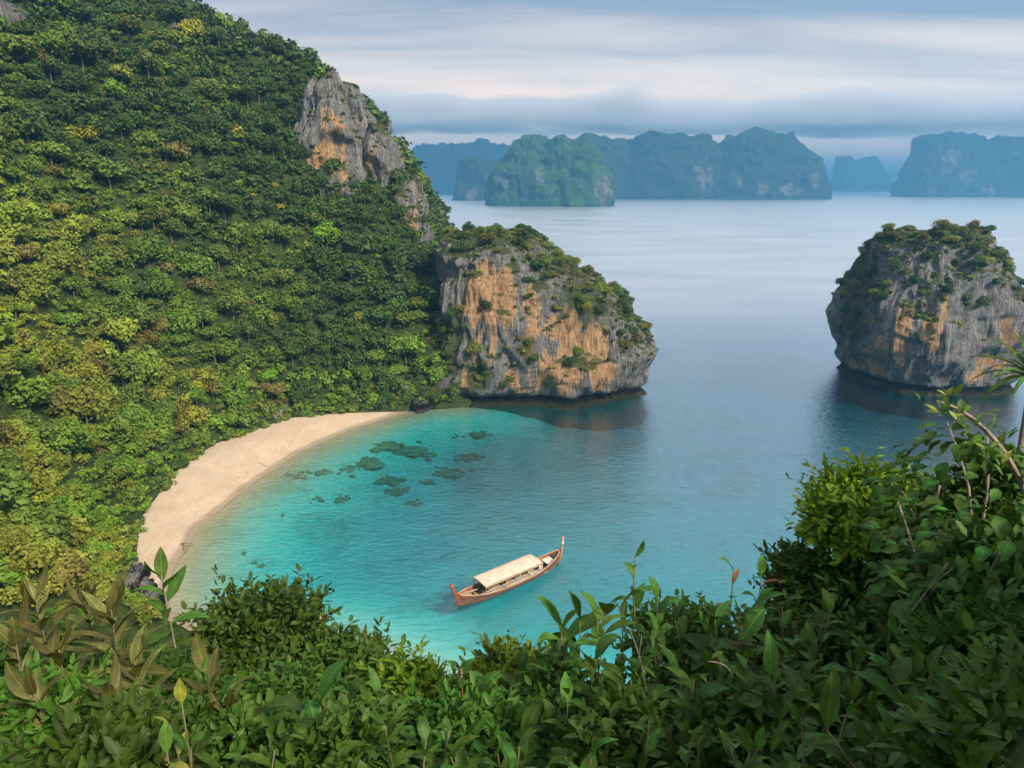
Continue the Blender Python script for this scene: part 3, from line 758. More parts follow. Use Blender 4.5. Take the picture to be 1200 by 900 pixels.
# creepers and small trees tie the hillside cliffs into the forest
for k, (V, F) in enumerate(OUT):
    n, ar, c = normals(V, F); r = np.random.RandomState(60 + k)
    big = k in (0, 4, 5)
    wgt = ar * (np.clip((n[:, 2] - 0.15) * 3, 0, 1.5) + 0.05 + 0.5 * (fbm(c * 0.18 + k, 2) > 0.22)) * (n[:, 1] < 0.3) * (c[:, 2] > hill_h(c[:, 0], c[:, 1]) - 1)
    m_ = 150 if k == 0 else 70 if big else 22
    sc = r.choice(len(F), m_, p=wgt / wgt.sum())
    mass("cliff_creeper", c[sc] - n[sc] * 0.15, 0.4 + 0.6 * r.rand(m_), [np.maximum(tint_of((1, 2, 2, 0)[r.randint(4)]) * 0.85, 0.004) for _ in sc], [crown_arrays(80, 1, 0.8, 0.33, 340 + q, 6) for q in range(4)], 0.1,
         label=("creepers and bushes on the broad grey and orange cliff face", "bushes on the thin rock rib near the hilltop", "bushes on the bluish rock face of the hilltop", "bushes round the little bare rock in the forest", "bushes on the dark craggy cliff strip", "bushes on the small grey and buff cliff")[k])

# ------------------------------------------------------------------ reef patches on the sea floor, boulders, driftwood
M_REEF = simple_mat("reef_rock", (0.115, 0.140, 0.095), (0.25, 0.25, 0.17), 0.8, 0.95, (1, 1, 1), 0.3, 0.1)
M_STONE = M_ROCK
M_DRIFT = simple_mat("driftwood", (0.16, 0.11, 0.07), (0.36, 0.27, 0.18), 3, 0.9, (1, 1, 0.3), 0.02, 0.2)
def lump_mesh(name, rx, ry, rz, seed, mat, nu=26, nv=12, rough=0.45, hemi=True):
    th = np.linspace(0, 2 * math.pi, nu, endpoint=False); ph = np.linspace(-0.5 if hemi else -1.45, math.pi / 2 - 0.02, nv)
    T, Pp = np.meshgrid(th, ph)
    V = np.stack([np.cos(T) * np.cos(Pp), np.sin(T) * np.cos(Pp), np.sin(Pp)], -1)
    V = V * (1 + rough * fbm(V * 1.6 + seed * 7.7, 4) * 1.5)[..., None] * np.array([rx, ry, rz])
    i = np.arange(nu * nv).reshape(nv, nu)
    F = np.stack([i[:-1], np.roll(i, -1, 1)[:-1], np.roll(i, -1, 1)[1:], i[1:]], -1).reshape(-1, 4)
    V = V.reshape(-1, 3); n = len(V)
    return raw_mesh(name, V, F, True, {'stain': np.clip(fbm(V * 0.5 + seed, 2) - 0.1, 0, 1), 'moss': np.zeros(n)}, [mat])
reef = [(425, 541, 30, 9, 1.0), (450, 559, 24, 6, .7), (408, 548, 14, 5, .6), (475, 525, 40, 8, .9), (520, 548, 26, 6, .7), (460, 570, 20, 5, .6), (395, 582, 15, 5, .8), (372, 582, 9, 4, .6),
        (500, 560, 14, 4, .6), (445, 522, 26, 6, .8), (545, 530, 22, 5, .6), (345, 557, 20, 4, .5), (302, 658, 14, 4, .5), (285, 647, 6, 2.5, .3), (375, 552, 18, 4, .5), (330, 602, 4, 2, .3), (480, 583, 16, 4, .5), (555, 508, 20, 5, .6)]
for k, (x, y, rx, ry, hgt) in enumerate(reef):
    p = on_z(x, y, -1.2)
    for _ in range(3):
        z = float(bed_h(np.array([p.x]), np.array([p.y]))[0]); p = on_z(x, y, min(z * 0.75, -0.3))
    z = float(bed_h(np.array([p.x]), np.array([p.y]))[0])
    dep_k = p.length / FPX if False else math.hypot(p.x, p.y, CAM_H) / FPX
    el = CAM_H / math.hypot(p.x, p.y)
    big = rx > 16
    rr = np.random.RandomState(k + 70); AX, AY = rx * dep_k, ry * dep_k / math.sin(math.atan(el)); parts = []
    for q in range(26 if big else 12):
        u = rr.normal(size=2) * 0.5; ln = max(0.35, 1 - np.hypot(*u) * 0.55); sx = AX * rr.uniform(.16, .42) * ln; sy = AY * rr.uniform(.16, .42) * ln
        nu, nv = 12, 5; th = np.linspace(0, 2 * math.pi, nu, endpoint=False); ph = np.linspace(-0.35, 1.5, nv); T, Q = np.meshgrid(th, ph)
        W = np.stack([np.cos(T) * np.cos(Q), np.sin(T) * np.cos(Q), np.sin(Q)], -1); W = W * (1 + 0.9 * fbm(W * 1.4 + q * 5.1 + k, 3))[..., None] * np.array([sx, sy, hgt * rr.uniform(.35, .8)])
        W = W.reshape(-1, 3) + np.array([u[0] * AX, u[1] * AY, 0]); ii = np.arange(nu * nv).reshape(nv, nu)
        parts.append((W, np.stack([ii[:-1], np.roll(ii, -1, 1)[:-1], np.roll(ii, -1, 1)[1:], ii[1:]], -1).reshape(-1, 4)))
    obj("reef_patch", raw_mesh("reef_patch", *merge(parts), True, None, [M_REEF]), None, (p.x, p.y, z - 0.02), None,
        "broad dark reef patch under the clear turquoise water" if big else "small dark reef patch under the clear turquoise water", "reef",
        "broad reef patches off the beach" if big else "small reef patches off the beach")
def boulder(px, py, rx, rz, label, seed, z=1.5, ry=None, group=None):
    p = on_z(px, py, z); s = math.hypot(p.x, p.y, CAM_H) / FPX
    obj("boulder", lump_mesh("boulder", rx * s, (ry or rx) * s, rz * s, seed, M_STONE, 40, 18, 0.5), None, (p.x, p.y, p.z - 0.2), None, label, "boulder", group)
boulder(310, 490, 26, 17, "weathered boulder under the trees at the back of the beach", 31, 2.4, 16)
boulder(476, 474, 8, 22, "pale pointed rock where the beach meets the headland", 32, 0.4, 6)
for k, (x, y, r) in enumerate([(455, 476, 9), (492, 477, 12), (505, 474, 9), (440, 477, 6)]):
    boulder(x, y, r, r * .8, "dark tide-worn rock between the beach and the headland", 40 + k, 0.6, None, "tide-worn rocks at the headland foot")
for k, (x, y, r) in enumerate([(158, 672, 12), (146, 688, 16), (170, 690, 11), (135, 672, 10), (176, 706, 14)]):
    boulder(x, y, r, r * .9, "pale angular rock at the end of the beach below the slope", 50 + k, 1.2, None, "pale rocks at the end of the beach")
a, bq = on_z(286, 537, 1.0), on_z(312, 546, 0.5)
m = MB(); m.tube([a, a.lerp(bq, .5) + Vector((0, .15, .08)), bq], [0.16, 0.14, 0.07], 6)
obj("driftwood_log", m.mesh("driftwood_log", M_DRIFT, True), None, None, None, "thin driftwood pole lying across the middle of the beach", "driftwood")
a = on_z(217, 640, 0.35)
root = empty("driftwood_branch", a, "forked driftwood branch at the water's edge", "driftwood")
for pts, rr in (([(-.9, .6, .1), (0, 0, .5), (.6, -1.6, .05)], .12), ([(-.1, .1, .5), (1.1, .3, .35), (1.6, .1, .1)], .09), ([(.2, -.5, .4), (.9, -.4, .5)], .06)):
    m = MB(); m.tube(pts, [rr, rr * .9, rr * .5][:len(pts)], 6); obj("branch", m.mesh("branch", M_DRIFT, True), root)

# ------------------------------------------------------------------ long wooden boat
M_HULL = simple_mat("hull_wood", (0.13, 0.045, 0.025), (0.30, 0.125, 0.07), 1.4, 0.5, (0.25, 1, 3), 0.01, 0.5)
M_RAIL = simple_mat("gunwale_wood", (0.30, 0.17, 0.10), (0.48, 0.31, 0.20), 2.0, 0.55, (0.3, 1, 1), 0.01, 0.4)
M_DECK = simple_mat("deck_boards", (0.20, 0.13, 0.08), (0.42, 0.30, 0.20), 1.6, 0.7, (0.2, 3, 1), 0.01, 0.3)
M_PALE = simple_mat("pale_painted_wood", (0.50, 0.46, 0.40), (0.70, 0.66, 0.58), 2.5, 0.6, (1, 1, 1), 0.005, 0.4)
M_RED = simple_mat("red_painted_post", (0.22, 0.030, 0.016), (0.34, 0.065, 0.035), 2.0, 0.5, (1, 1, 0.3), 0.005, 0.5)
M_ORANGE = simple_mat("orange_varnished_post", (0.40, 0.15, 0.04), (0.60, 0.27, 0.08), 2.0, 0.5, (1, 1, 0.3), 0.005, 0.5)
M_CANVAS = simple_mat("canopy_canvas", (0.46, 0.36, 0.28), (0.72, 0.58, 0.47), 1.1, 0.9, (1, 1.6, 1), 0.05, 0.2)
M_DARK = simple_mat("dark_boat_gear", (0.02, 0.02, 0.025), (0.08, 0.075, 0.07), 3, 0.6)
M_ROPE = simple_mat("mooring_rope", (0.10, 0.11, 0.09), (0.22, 0.22, 0.18), 8, 0.9)
bow, stern = on_z(536, 712), on_z(656, 660)
ctr = (bow + stern) / 2; yaw = math.atan2(stern.y - bow.y, stern.x - bow.x); HL = (stern - bow).length / 2 * 0.99
boat = empty("long_boat", ctr, "long wooden boat with a tan canopy and upswept end posts moored in the bay", "boat", None, yaw)
def beam(s): return 1.85 * max(1 - abs(s) ** 2.5, 0.0) ** 0.72 + 0.05
def sheer(s): return 1.15 + (1.35 if s > 0 else 1.0) * abs(s) ** 2.7
def keel(s): return -0.5 + 0.75 * max(0, (abs(s) - 0.55) / 0.45) ** 2
NS, NJ = 48, 11
def hull_pt(s, t, inset=0.0):
    st = math.floor(t * 5.999) / 6; lap = 0.035 * (t - st) * 6          # lapped strakes
    y = max(beam(s) - inset, 0.02) * (t ** 0.55) + lap * (0.5 if inset == 0 else 0)
    z = keel(s) + inset + (sheer(s) - keel(s) - inset) * t ** 1.5
    return s * HL + (0.35 * t if s > 0.95 else 0), y, z
def shell(inset, flip):
    V, F = [], []
    ts = [k / (NJ * 2) for k in range(NJ * 2 + 1)]
    ring = [(-1, t) for t in ts[::-1]] + [(1, t) for t in ts[1:]]
    for i in range(NS + 1):
        s = -1 + 2 * i / NS
        for sg, t in ring:
            x, y, z = hull_pt(s, t, inset); V.append((x, sg * y, z))
    n = len(ring)
    for i in range(NS):
        for j in range(n - 1):
            q = (i * n + j, i * n + j + 1, (i + 1) * n + j + 1, (i + 1) * n + j); F.append(q[::-1] if flip else q)
    return V, F
m = MB(); m.add(*shell(0.0, False)); m.add(*shell(0.07, True)); hull = obj("hull", m.mesh("hull", M_HULL, True), boat)
m = MB()
for sg in (-1, 1): m.tube([(s * HL, sg * (beam(s) + 0.01), sheer(s) - 0.34 - 0.1 * abs(s)) for s in np.linspace(-0.97, 0.97, 40)], 0.05, 5)
obj("rubbing_strake", m.mesh("rubbing_strake", M_DARK, True), hull)
for sg in (-1, 1):
    m = MB(); m.tube([(s * HL, sg * (beam(s) - 0.02), sheer(s) + 0.03) for s in np.linspace(-0.99, 0.99, 48)], 0.105, 6)
    obj("gunwale", m.mesh("gunwale", M_RAIL, True), boat)
def post(name, pts, rad, mat):
    m = MB(); m.tube(pts, rad, 8, 0.6); return obj(name, m.mesh(name, mat, True), boat)
post("stem_post", [(-HL + .15, 0, -.3), (-HL + .02, 0, .6), (-HL - .08, 0, 1.5), (-HL - .35, 0, 2.4), (-HL - .85, 0, 3.5), (-HL - 1.05, 0, 4.2)], [.12, .20, .26, .27, .25, .33], M_RED)
sp = post("stern_post", [(HL - .5, 0, -.2), (HL + .1, 0, .8), (HL + .38, 0, 2.0), (HL + .6, 0, 3.2), (HL + .72, 0, 4.7)], [.2, .26, .24, .2, .22], M_ORANGE)
m = MB(); m.tube([(HL + .63, 0, 3.35), (HL + .66, 0, 3.75)], .25, 8, .7); obj("post_binding", m.mesh("post_binding", M_PALE, True), sp)
# floor boards, end decks, thwarts
for k in range(7):
    y = (k - 3) * 0.33; m = MB()
    m.box((0.2, y, 0.30), (HL * (1.5 - 0.07 * abs(k - 3)), 0.31, 0.05)); obj("floor_board", m.mesh("floor_board", M_DECK), boat)
def deck(s0, s1, dz, mat, name):
    V, F = [], []
    ss = np.linspace(s0, s1, 12)
    for s in ss:
        bq_ = max(beam(s) - 0.12, 0.02)
        V += [(s * HL, -bq_, sheer(s) - dz), (s * HL, bq_, sheer(s) - dz), (s * HL, -bq_, sheer(s) - dz - .06), (s * HL, bq_, sheer(s) - dz - .06)]
    for i in range(11):
        a = 4 * i; F += [(a, a + 4, a + 5, a + 1), (a + 2, a + 3, a + 7, a + 6)]
    F += [(0, 1, 3, 2), (44, 46, 47, 45)]
    m = MB(); m.add(V, F); obj(name, m.mesh(name, mat), boat)
deck(-0.97, -0.76, 0.22, M_DECK, "fore_deck"); deck(0.70, 0.84, 0.45, M_PALE, "aft_deck"); deck(0.85, 0.97, 0.30, M_DARK, "stern_locker")
for s in (-0.66, -0.42, -0.16, 0.10, 0.36, 0.58):
    m = MB(); m.box((s * HL, 0, 0.80), (0.34, 2 * beam(s) - 0.35, 0.06)); obj("thwart", m.mesh("thwart", M_DECK if s < 0.3 else M_PALE), boat)
for sg in (-1, 1):
    m = MB(); m.box((1.0, sg * 1.3, 0.86), (5.4, 0.36, 0.06)); obj("side_bench", m.mesh("side_bench", M_PALE), boat)
# canopy
X0, X1, RW, RZ = -0.62 * HL, 0.50 * HL, 1.80, 2.72
V, F = [], []
nu, nv = 22, 12
for layer in (0, 1):
    for i in range(nu + 1):
        for j in range(nv + 1):
            x = X0 + (X1 - X0) * i / nu; t = -1 + 2 * j / nv
            sag = 0.035 * math.sin(i / nu * math.pi * 5) ** 2
            V.append((x, t * RW, RZ + 0.24 * (1 - abs(t) ** 2.2) - sag * (1 - t * t) - 0.06 * layer + 0.02 * math.sin(i * 2.1 + j * 1.3)))
n1_ = (nu + 1) * (nv + 1)
for i in range(nu):
    for j in range(nv):
        q = (i * (nv + 1) + j, (i + 1) * (nv + 1) + j, (i + 1) * (nv + 1) + j + 1, i * (nv + 1) + j + 1)
        F += [q, tuple(k + n1_ for k in q[::-1])]
for i in range(nu):
    for j in (0, nv):
        a = i * (nv + 1) + j; F.append((a, a + nv + 1, a + nv + 1 + n1_, a + n1_))
for j in range(nv):
    for i in (0, nu):
        a = i * (nv + 1) + j; F.append((a, a + 1, a + 1 + n1_, a + n1_))
m = MB(); m.add(V, F); roof = obj("canopy", m.mesh("canopy", M_CANVAS, True), boat)
for sg in (-1, 1):
    m = MB(); m.box(((X0 + X1) / 2, sg * (RW - 0.03), RZ - 0.10), (X1 - X0, 0.07, 0.09)); obj("canopy_edge", m.mesh("canopy_edge", M_RAIL), roof)
for k in range(6):
    x = X0 + 0.25 + (X1 - X0 - 0.5) * k / 5; s = x / HL
    for sg in (-1, 1):
        m = MB(); m.tube([(x, sg * (beam(s) - 0.1), sheer(s) - 0.2), (x, sg * (RW - 0.12), RZ - 0.05)], 0.055, 6)
        obj("canopy_post", m.mesh("canopy_post", M_PALE if k in (3, 4) else M_RAIL), boat)
    m = MB(); m.box((x, 0, RZ - 0.12), (0.08, 2 * RW - 0.2, 0.08)); obj("canopy_beam", m.mesh("canopy_beam", M_RAIL), roof)
for sg in (-1, 1):
    for z, mt in ((1.42, M_PALE), (1.78, M_PALE)):
        m = MB(); m.tube([(X0 + 0.25, sg * 1.62, z), (X1 - 0.25, sg * 1.62, z)], 0.045, 6); obj("side_rail", m.mesh("side_rail", mt), boat)
m = MB(); m.box((X0 + .5, 0, 1.35), (0.9, 0.8, 0.8)); m.tube([(X0 + .5, 0, 1.75), (X0 + .5, 0, 2.0)], 0.16, 8); obj("engine", m.mesh("engine", M_DARK), boat)
m = MB(); m.tube([(X0 + .1, .2, 1.5), (X0 - 1.2, .55, 1.35), (X0 - 2.4, .8, 1.2)], 0.06, 6); obj("tiller", m.mesh("tiller", M_PALE, True), boat)
for k, (x, y) in enumerate(((-2.2, .5), (-1.2, -.4), (3.0, .3), (5.6, -.2))):
    m = MB(); m.box((x, y, 1.1), (0.7, 0.55, 0.5)); obj("stowed_box", m.mesh("stowed_box", (M_DARK, M_DECK, M_DARK, M_PALE)[k]), boat)
m = MB(); rp = []
Minv = Matrix.Translation(ctr) @ Matrix.Rotation(yaw, 4, 'Z'); e = Minv.inverted() @ on_z(515, 722)
for k in range(9):
    t = k / 8; rp.append((-HL - .3 + t * (e.x + HL + .3), e.y * t, 1.7 * (1 - t) - 0.5 * math.sin(t * math.pi) * .5 - 0.15 * t))
m.tube(rp, 0.035, 5); obj("mooring_rope", m.mesh("mooring_rope", M_ROPE, True), boat)

# ------------------------------------------------------------------ foreground plants
M_TI = leaf_material("ti_plant_leaves", None, (0.040, 0.060, 0.014), (0.115, 0.110, 0.030), 0.5, 0.2, 0.22, 3, veins=True)
M_BROAD = leaf_material("broad_leaves", None, (0.030, 0.080, 0.012), (0.078, 0.155, 0.022), 0.5, 0.3, 0.16, 3, veins=True)
M_DKLEAF = leaf_material("dark_glossy_leaves", None, (0.022, 0.068, 0.013), (0.056, 0.125, 0.020), 0.5, 0.28, 0.16, 3, veins=True)
M_YLEAF = leaf_material("young_yellow_leaves", None, (0.130, 0.190, 0.028), (0.260, 0.300, 0.045), 0.42, 0.3, 0.45, 3, veins=True)
M_RUST = leaf_material("withered_rust_leaves", None, (0.16, 0.055, 0.022), (0.30, 0.13, 0.05), 0.6, 0.2, 0.3, 3)
M_FINE = leaf_material("fine_bush_leaves", None, (0.022, 0.064, 0.010), (0.080, 0.150, 0.020), 0.5, 0.28, 0.2, 2)
M_BRIGHT = leaf_material("bright_bush_leaves", None, (0.060, 0.130, 0.010), (0.150, 0.250, 0.020), 0.5, 0.3, 0.2, 2)
M_LIME = leaf_material("lime_bush_leaves", None, (0.090, 0.215, 0.010), (0.190, 0.340, 0.024), 0.5, 0.35, 0.2, 2)
M_FERN = leaf_material("fern_leaves", None, (0.035, 0.085, 0.010), (0.085, 0.160, 0.018), 0.5, 0.3, 0.2, 2)
M_STEM = simple_mat("green_stem", (0.06, 0.07, 0.03), (0.17, 0.15, 0.08), 5, 0.7, (1, 1, .3), 0.005, 0.3)
M_TWIG = simple_mat("grey_twig", (0.14, 0.11, 0.09), (0.34, 0.28, 0.23), 9, 0.85, (1, 1, .3), 0.005, 0.2)
def leaf_mesh(name, width, mat, droop=0.5, fold=0.22, peak=0.45, n=6, wave=0.0, tip=1.0):
    V, F = [], []
    y = z = 0.0; ang = 0.18
    prof = []
    for i in range(n + 1):
        t = i / n
        wv = width * (math.sin(math.pi * min(t / (2 * peak), 0.5)) if t < peak else math.cos(math.pi / 2 * ((t - peak) / (1 - peak))) ** tip) + 0.010
        if i == n: wv = 0.004
        prof.append((y, z, wv, ang))
        y += math.cos(ang) / n; z += math.sin(ang) / n; ang -= droop / n * (0.5 + t)
    for i, (yy, zz, wv, an) in enumerate(prof):
        up = fold * wv + wave * math.sin(i * 2.3) * wv
        V += [(-wv, yy - up * math.sin(an) * 0.3, zz + up), (0, yy, zz), (wv, yy - up * math.sin(an) * 0.3, zz + fold * wv + wave * math.cos(i * 1.9) * wv)]
    for i in range(n):
        a = 3 * i; F += [(a, a + 1, a + 4, a + 3), (a + 1, a + 2, a + 5, a + 4)]
    m = MB(); m.add(V, F); return m.mesh(name, mat, True)
L_TI = [leaf_mesh("leaf", 0.105 + .015 * k, M_TI, 0.5 + .2 * k, 0.4, 0.42) for k in range(3)] + [leaf_mesh("leaf", 0.085, M_TI, 1.1, 0.55, 0.38, wave=.12)]
L_BROAD = [leaf_mesh("leaf", 0.155 + .02 * k, M_BROAD, 0.5 + .25 * k, 0.28, 0.48, wave=.06) for k in range(3)] + [leaf_mesh("leaf", 0.13, M_BROAD, 1.3, 0.5, 0.40, wave=.15), leaf_mesh("leaf", 0.20, M_BROAD, 0.2, 0.12, 0.5, wave=.12)]
L_DARK = [leaf_mesh("leaf", 0.17 + .025 * k, M_DKLEAF, 0.6 + .3 * k, 0.25, 0.45, wave=.08) for k in range(3)] + [leaf_mesh("leaf", 0.14, M_DKLEAF, 1.5, 0.5, 0.40, wave=.15)]
L_ROUND = [leaf_mesh("leaf", 0.27 + .04 * k, M_DKLEAF, 0.9, 0.32, 0.36, wave=.16, tip=.85) for k in range(3)]
L_YOUNG = [leaf_mesh("leaf", 0.17 + .02 * k, M_YLEAF, 0.4, 0.3, 0.48) for k in range(2)]
L_RUST = [leaf_mesh("leaf", 0.15, M_RUST, 1.0, 0.5, 0.45)]
L_STRAP = [leaf_mesh("leaf", 0.032, M_BROAD, 0.9 + .5 * k, 0.5, 0.30, n=8) for k in range(3)]
rp_ = random.Random(77)
def gz(x, y): return float(near_h(np.array([float(x)]), np.array([float(y)]))[0])
def add_leaf(root, p, d, up, size, mesh, name="leaf"):
    d = Vector(d).normalized(); up = Vector(up)
    x = d.cross(up)
    if x.length < 1e-3: x = d.cross(Vector((1, 0, 0.1)))
    x.normalize(); z = x.cross(d)
    o = bpy.data.objects.new(name, mesh); COL.objects.link(o); o.parent = root
    o.location = p; o.rotation_euler = Matrix((x, d, z)).transposed().to_euler(); o.scale = (size * rp_.uniform(.85, 1.15), size, size)
    return o
def stem_obj(root, paths, mat, name="stem"):
    for pts, r0 in paths:
        m = MB(); n = len(pts); m.tube(pts, [r0 * (1 - 0.65 * i / (n - 1)) for i in range(n)], 6); obj(name, m.mesh(name, mat, True), root)
LANDMARKS = [(60, 690, "beside the tall ti plants"), (184, 690, "below the slender plant before the beach"), (300, 740, "under the bush that overhangs the shallows"), (480, 800, "beside the bright low bush"), (545, 790, "around the bare red stem"), (640, 780, "in front of the light green bush"), (745, 690, "around the tall thin twig"),
             (885, 690, "beside the shrub with withered leaves"), (1000, 640, "below the bright dome-shaped bush"), (1140, 600, "under the vine thicket"), (1150, 800, "beside the arching brown twig"), (200, 830, "around the yellow-green paddle leaves"), (940, 870, "beside the pale dry twig"), (760, 850, "at the base of the bare pale stem"), (30, 850, "beside the light green low bush")]
def near_what(px, py): return min(LANDMARKS, key=lambda q: (q[0] - px) ** 2 + (q[1] - py) ** 2)[2]
def plant_root(name, px, py, D, label, group, cat="plant"):
    tip = on_y(px, py, D); g = gz(tip.x, tip.y) - 0.05
    return empty(name, (tip.x, tip.y, g), label, cat, group), tip.z - g
def curve(p0, p1, bend, n=6):
    p0, p1 = Vector(p0), Vector(p1)
    return [p0.lerp(p1, i / n) + Vector(bend) * math.sin(math.pi * i / n) for i in range(n + 1)]
def ti_plant(px, py, D, label, group, L=0.42, nleaf=26, meshes=L_TI, cover=1.5, name="ti_plant", mat=M_STEM, lean=(0, 0)):
    root, h = plant_root(name, px, py, D, label, group)
    h -= L * 0.85
    pts = curve((lean[0], lean[1], 0), (0, 0, h), (rp_.uniform(-.06, .06), rp_.uniform(-.06, .06), 0), 8)
    stem_obj(root, [(pts, 0.018)], mat)
    a = rp_.uniform(0, 6.28); cov = min(cover, h * .9)
    for k in range(nleaf):
        t = k / (nleaf - 1); a += 2.4 + rp_.uniform(-.25, .25)
        z = h - cov * (1 - t); i = min(int(z / h * 8), 7); p = pts[i].lerp(pts[i + 1], z / h * 8 - i)
        el = R(-8 + 72 * t ** 1.7) + rp_.uniform(-.15, .15)
        add_leaf(root, p, (math.cos(a) * math.cos(el), math.sin(a) * math.cos(el), math.sin(el)), (0, 0, 1) if t < .93 else (math.cos(a), math.sin(a), .3),
                 L * (0.75 + 0.4 * math.sin(math.pi * (0.25 + .6 * t))) * rp_.uniform(.85, 1.12), rp_.choice(meshes))
    return root
def broad_shrub(px, py, D, label, group, L=0.26, nst=4, per=9, meshes=L_BROAD, spread=0.45, name="broadleaf_shrub", extra=None, mat=M_STEM, up0=0.35):
    root, h = plant_root(name, px, py, D, label, group)
    h -= L * 0.6
    for s in range(nst):
        a = 6.28 * s / nst + rp_.uniform(-.5, .5); q = spread * (0.25 if s == 0 else rp_.uniform(.6, 1.2)); hh = h * (1 if s == 0 else rp_.uniform(.72, .98)) if h > 1 else h - rp_.uniform(0, .2)
        end = Vector((math.cos(a) * q, math.sin(a) * q, hh)); z0 = max(0, hh - 1.5)
        pts = curve((0, 0, 0), end, (rp_.uniform(-.1, .1), rp_.uniform(-.1, .1), 0), 7)
        stem_obj(root, [(pts, 0.014)], mat)
        b_ = rp_.uniform(0, 6.28)
        for k in range(per):
            t = 1 - (1 - k / (per - 1)) * min(1.0, 0.95 / hh); b_ += 2.4 + rp_.uniform(-.3, .3)
            f = min(t * 7, 6.999); p = pts[int(f)].lerp(pts[int(f) + 1], f - int(f))
            el = R(-5 + 60 * (k / (per - 1)) ** 2) + rp_.uniform(-.25, .3)
            ms = meshes if not extra or rp_.random() > extra[1] else extra[0]
            add_leaf(root, p, (math.cos(b_) * math.cos(el), math.sin(b_) * math.cos(el), math.sin(el)), (0, 0, 1), L * rp_.uniform(.65, 1.15), rp_.choice(ms))
    return root
def bush_arrays(n, leaf, rx, ry, rz, seed, lobes, aspect):
    """leaves on twigs: sprigs start on lumpy lobes, each carries a handful of six-sided leaves folded on the midrib"""
    r = np.random.RandomState(seed); per = 7; ns = n // per
    lobes = int(lobes * 1.6)
    lc = r.normal(size=(lobes, 3)); lc /= np.linalg.norm(lc, axis=1)[:, None]; lc[:, 2] = np.abs(lc[:, 2]) * 1.0 - 0.2
    lc *= 0.66 * (0.6 + 0.6 * r.rand(lobes, 1)); lr = 0.22 + 0.22 * r.rand(lobes)
    k = r.choice(lobes, ns, p=lr ** 2 / (lr ** 2).sum())
    d = r.normal(size=(ns, 3)); d[:, 2] += 0.4; d /= np.linalg.norm(d, axis=1)[:, None]
    S = np.array([rx, ry, rz])
    q = r.rand(ns) ** 2.2
    base = (lc[k] + d * (lr[k] * (0.55 + 0.5 * r.rand(ns)))[:, None]) * S
    sd = d + 0.5 * r.normal(size=(ns, 3)); sd /= np.linalg.norm(sd, axis=1)[:, None]
    ln = leaf * aspect * (1.0 + 2.4 * q)
    t = np.tile(np.linspace(0, 1, per), (ns, 1))
    c = base[:, None, :] + sd[:, None, :] * (t * ln[:, None])[..., None]
    a = r.normal(size=(ns, per, 3)) * 0.8 + sd[:, None, :] * 0.8 + np.array([0, 0, -0.1]); a /= np.linalg.norm(a, axis=2)[..., None]
    up = d[:, None, :] * 0.6 + np.array([0, 0, 0.7]) + 0.45 * r.normal(size=(ns, per, 3))
    x = np.cross(a, up); x /= np.linalg.norm(x, axis=2)[..., None]; z = np.cross(x, a)
    s = (leaf * (0.55 + 0.8 * r.rand(ns, per)))[..., None]; L = s * aspect
    f = 0.16 * s
    P = [c, c + a * L * .3 - x * s * .42 + z * f, c + a * L * .72 - x * s * .32 + z * f, c + a * L, c + a * L * .72 + x * s * .32 + z * f, c + a * L * .3 + x * s * .42 + z * f]
    V = np.stack(P, 2).reshape(-1, 3)
    o = 6 * np.arange(ns * per)[:, None]
    return V, np.vstack([o + np.array([[0, 3, 2, 1]]), o + np.array([[0, 5, 4, 3]])])
def fine_bush(px, py, D, rx, rz, label, group, n=3500, leaf=0.075, mat=M_FINE, lobes=16, seed=0, name="fine_leaved_bush", ry=None, aspect=2.0):
    """(px, py) is the top of the crown"""
    tip = on_y(px, py, D); c = tip - Vector((0, 0, rz)); g = gz(c.x, c.y)
    root = empty(name, (c.x, c.y, min(g, c.z - rz * .5) - 0.05), label, "bush", group)
    z0 = c.z - root.location.z
    V, F = bush_arrays(int(n * 1.2), leaf * 0.88, rx, ry or rx, rz, 500 + seed, lobes, aspect)
    o = obj("foliage", raw_mesh("foliage", V, F, False, None, [mat]), root, (0, 0, z0), "stuff")
    r = random.Random(seed); paths = []
    for k in range(9):
        a = 6.28 * k / 9 + r.random() * .5; q = r.uniform(.35, .85)
        paths.append((curve((0, 0, 0), (math.cos(a) * rx * q, math.sin(a) * rx * q, z0 + rz * r.uniform(-.2, .6)), (0, 0, -0.1 * rz), 5), 0.035 * max(rx, .5)))
    stem_obj(root, paths, M_TWIG, "branch")
    return root
# --- row of ti plants on the left
G_TI = "ti plants along the left of the slope"
for px, py, D, L in ((32, 662, 6.0, .46), (92, 668, 6.3, .44), (122, 672, 5.7, .46), (60, 720, 4.9, .40), (8, 706, 5.0, .42), (150, 735, 5.0, .38), (238, 752, 5.0, .40), (120, 770, 4.2, .36), (262, 790, 4.4, .36), (30, 770, 4.0, .36)):
    ti_plant(px, py, D, "upright plant with long pointed olive and bronze leaves on a bare stem", G_TI, L, 26)
ti_plant(184, 645, 7.0, "slender plant with spaced oval leaves standing before the beach", None, .38, 13, L_BROAD, 1.1, "slender_plant", M_TWIG)
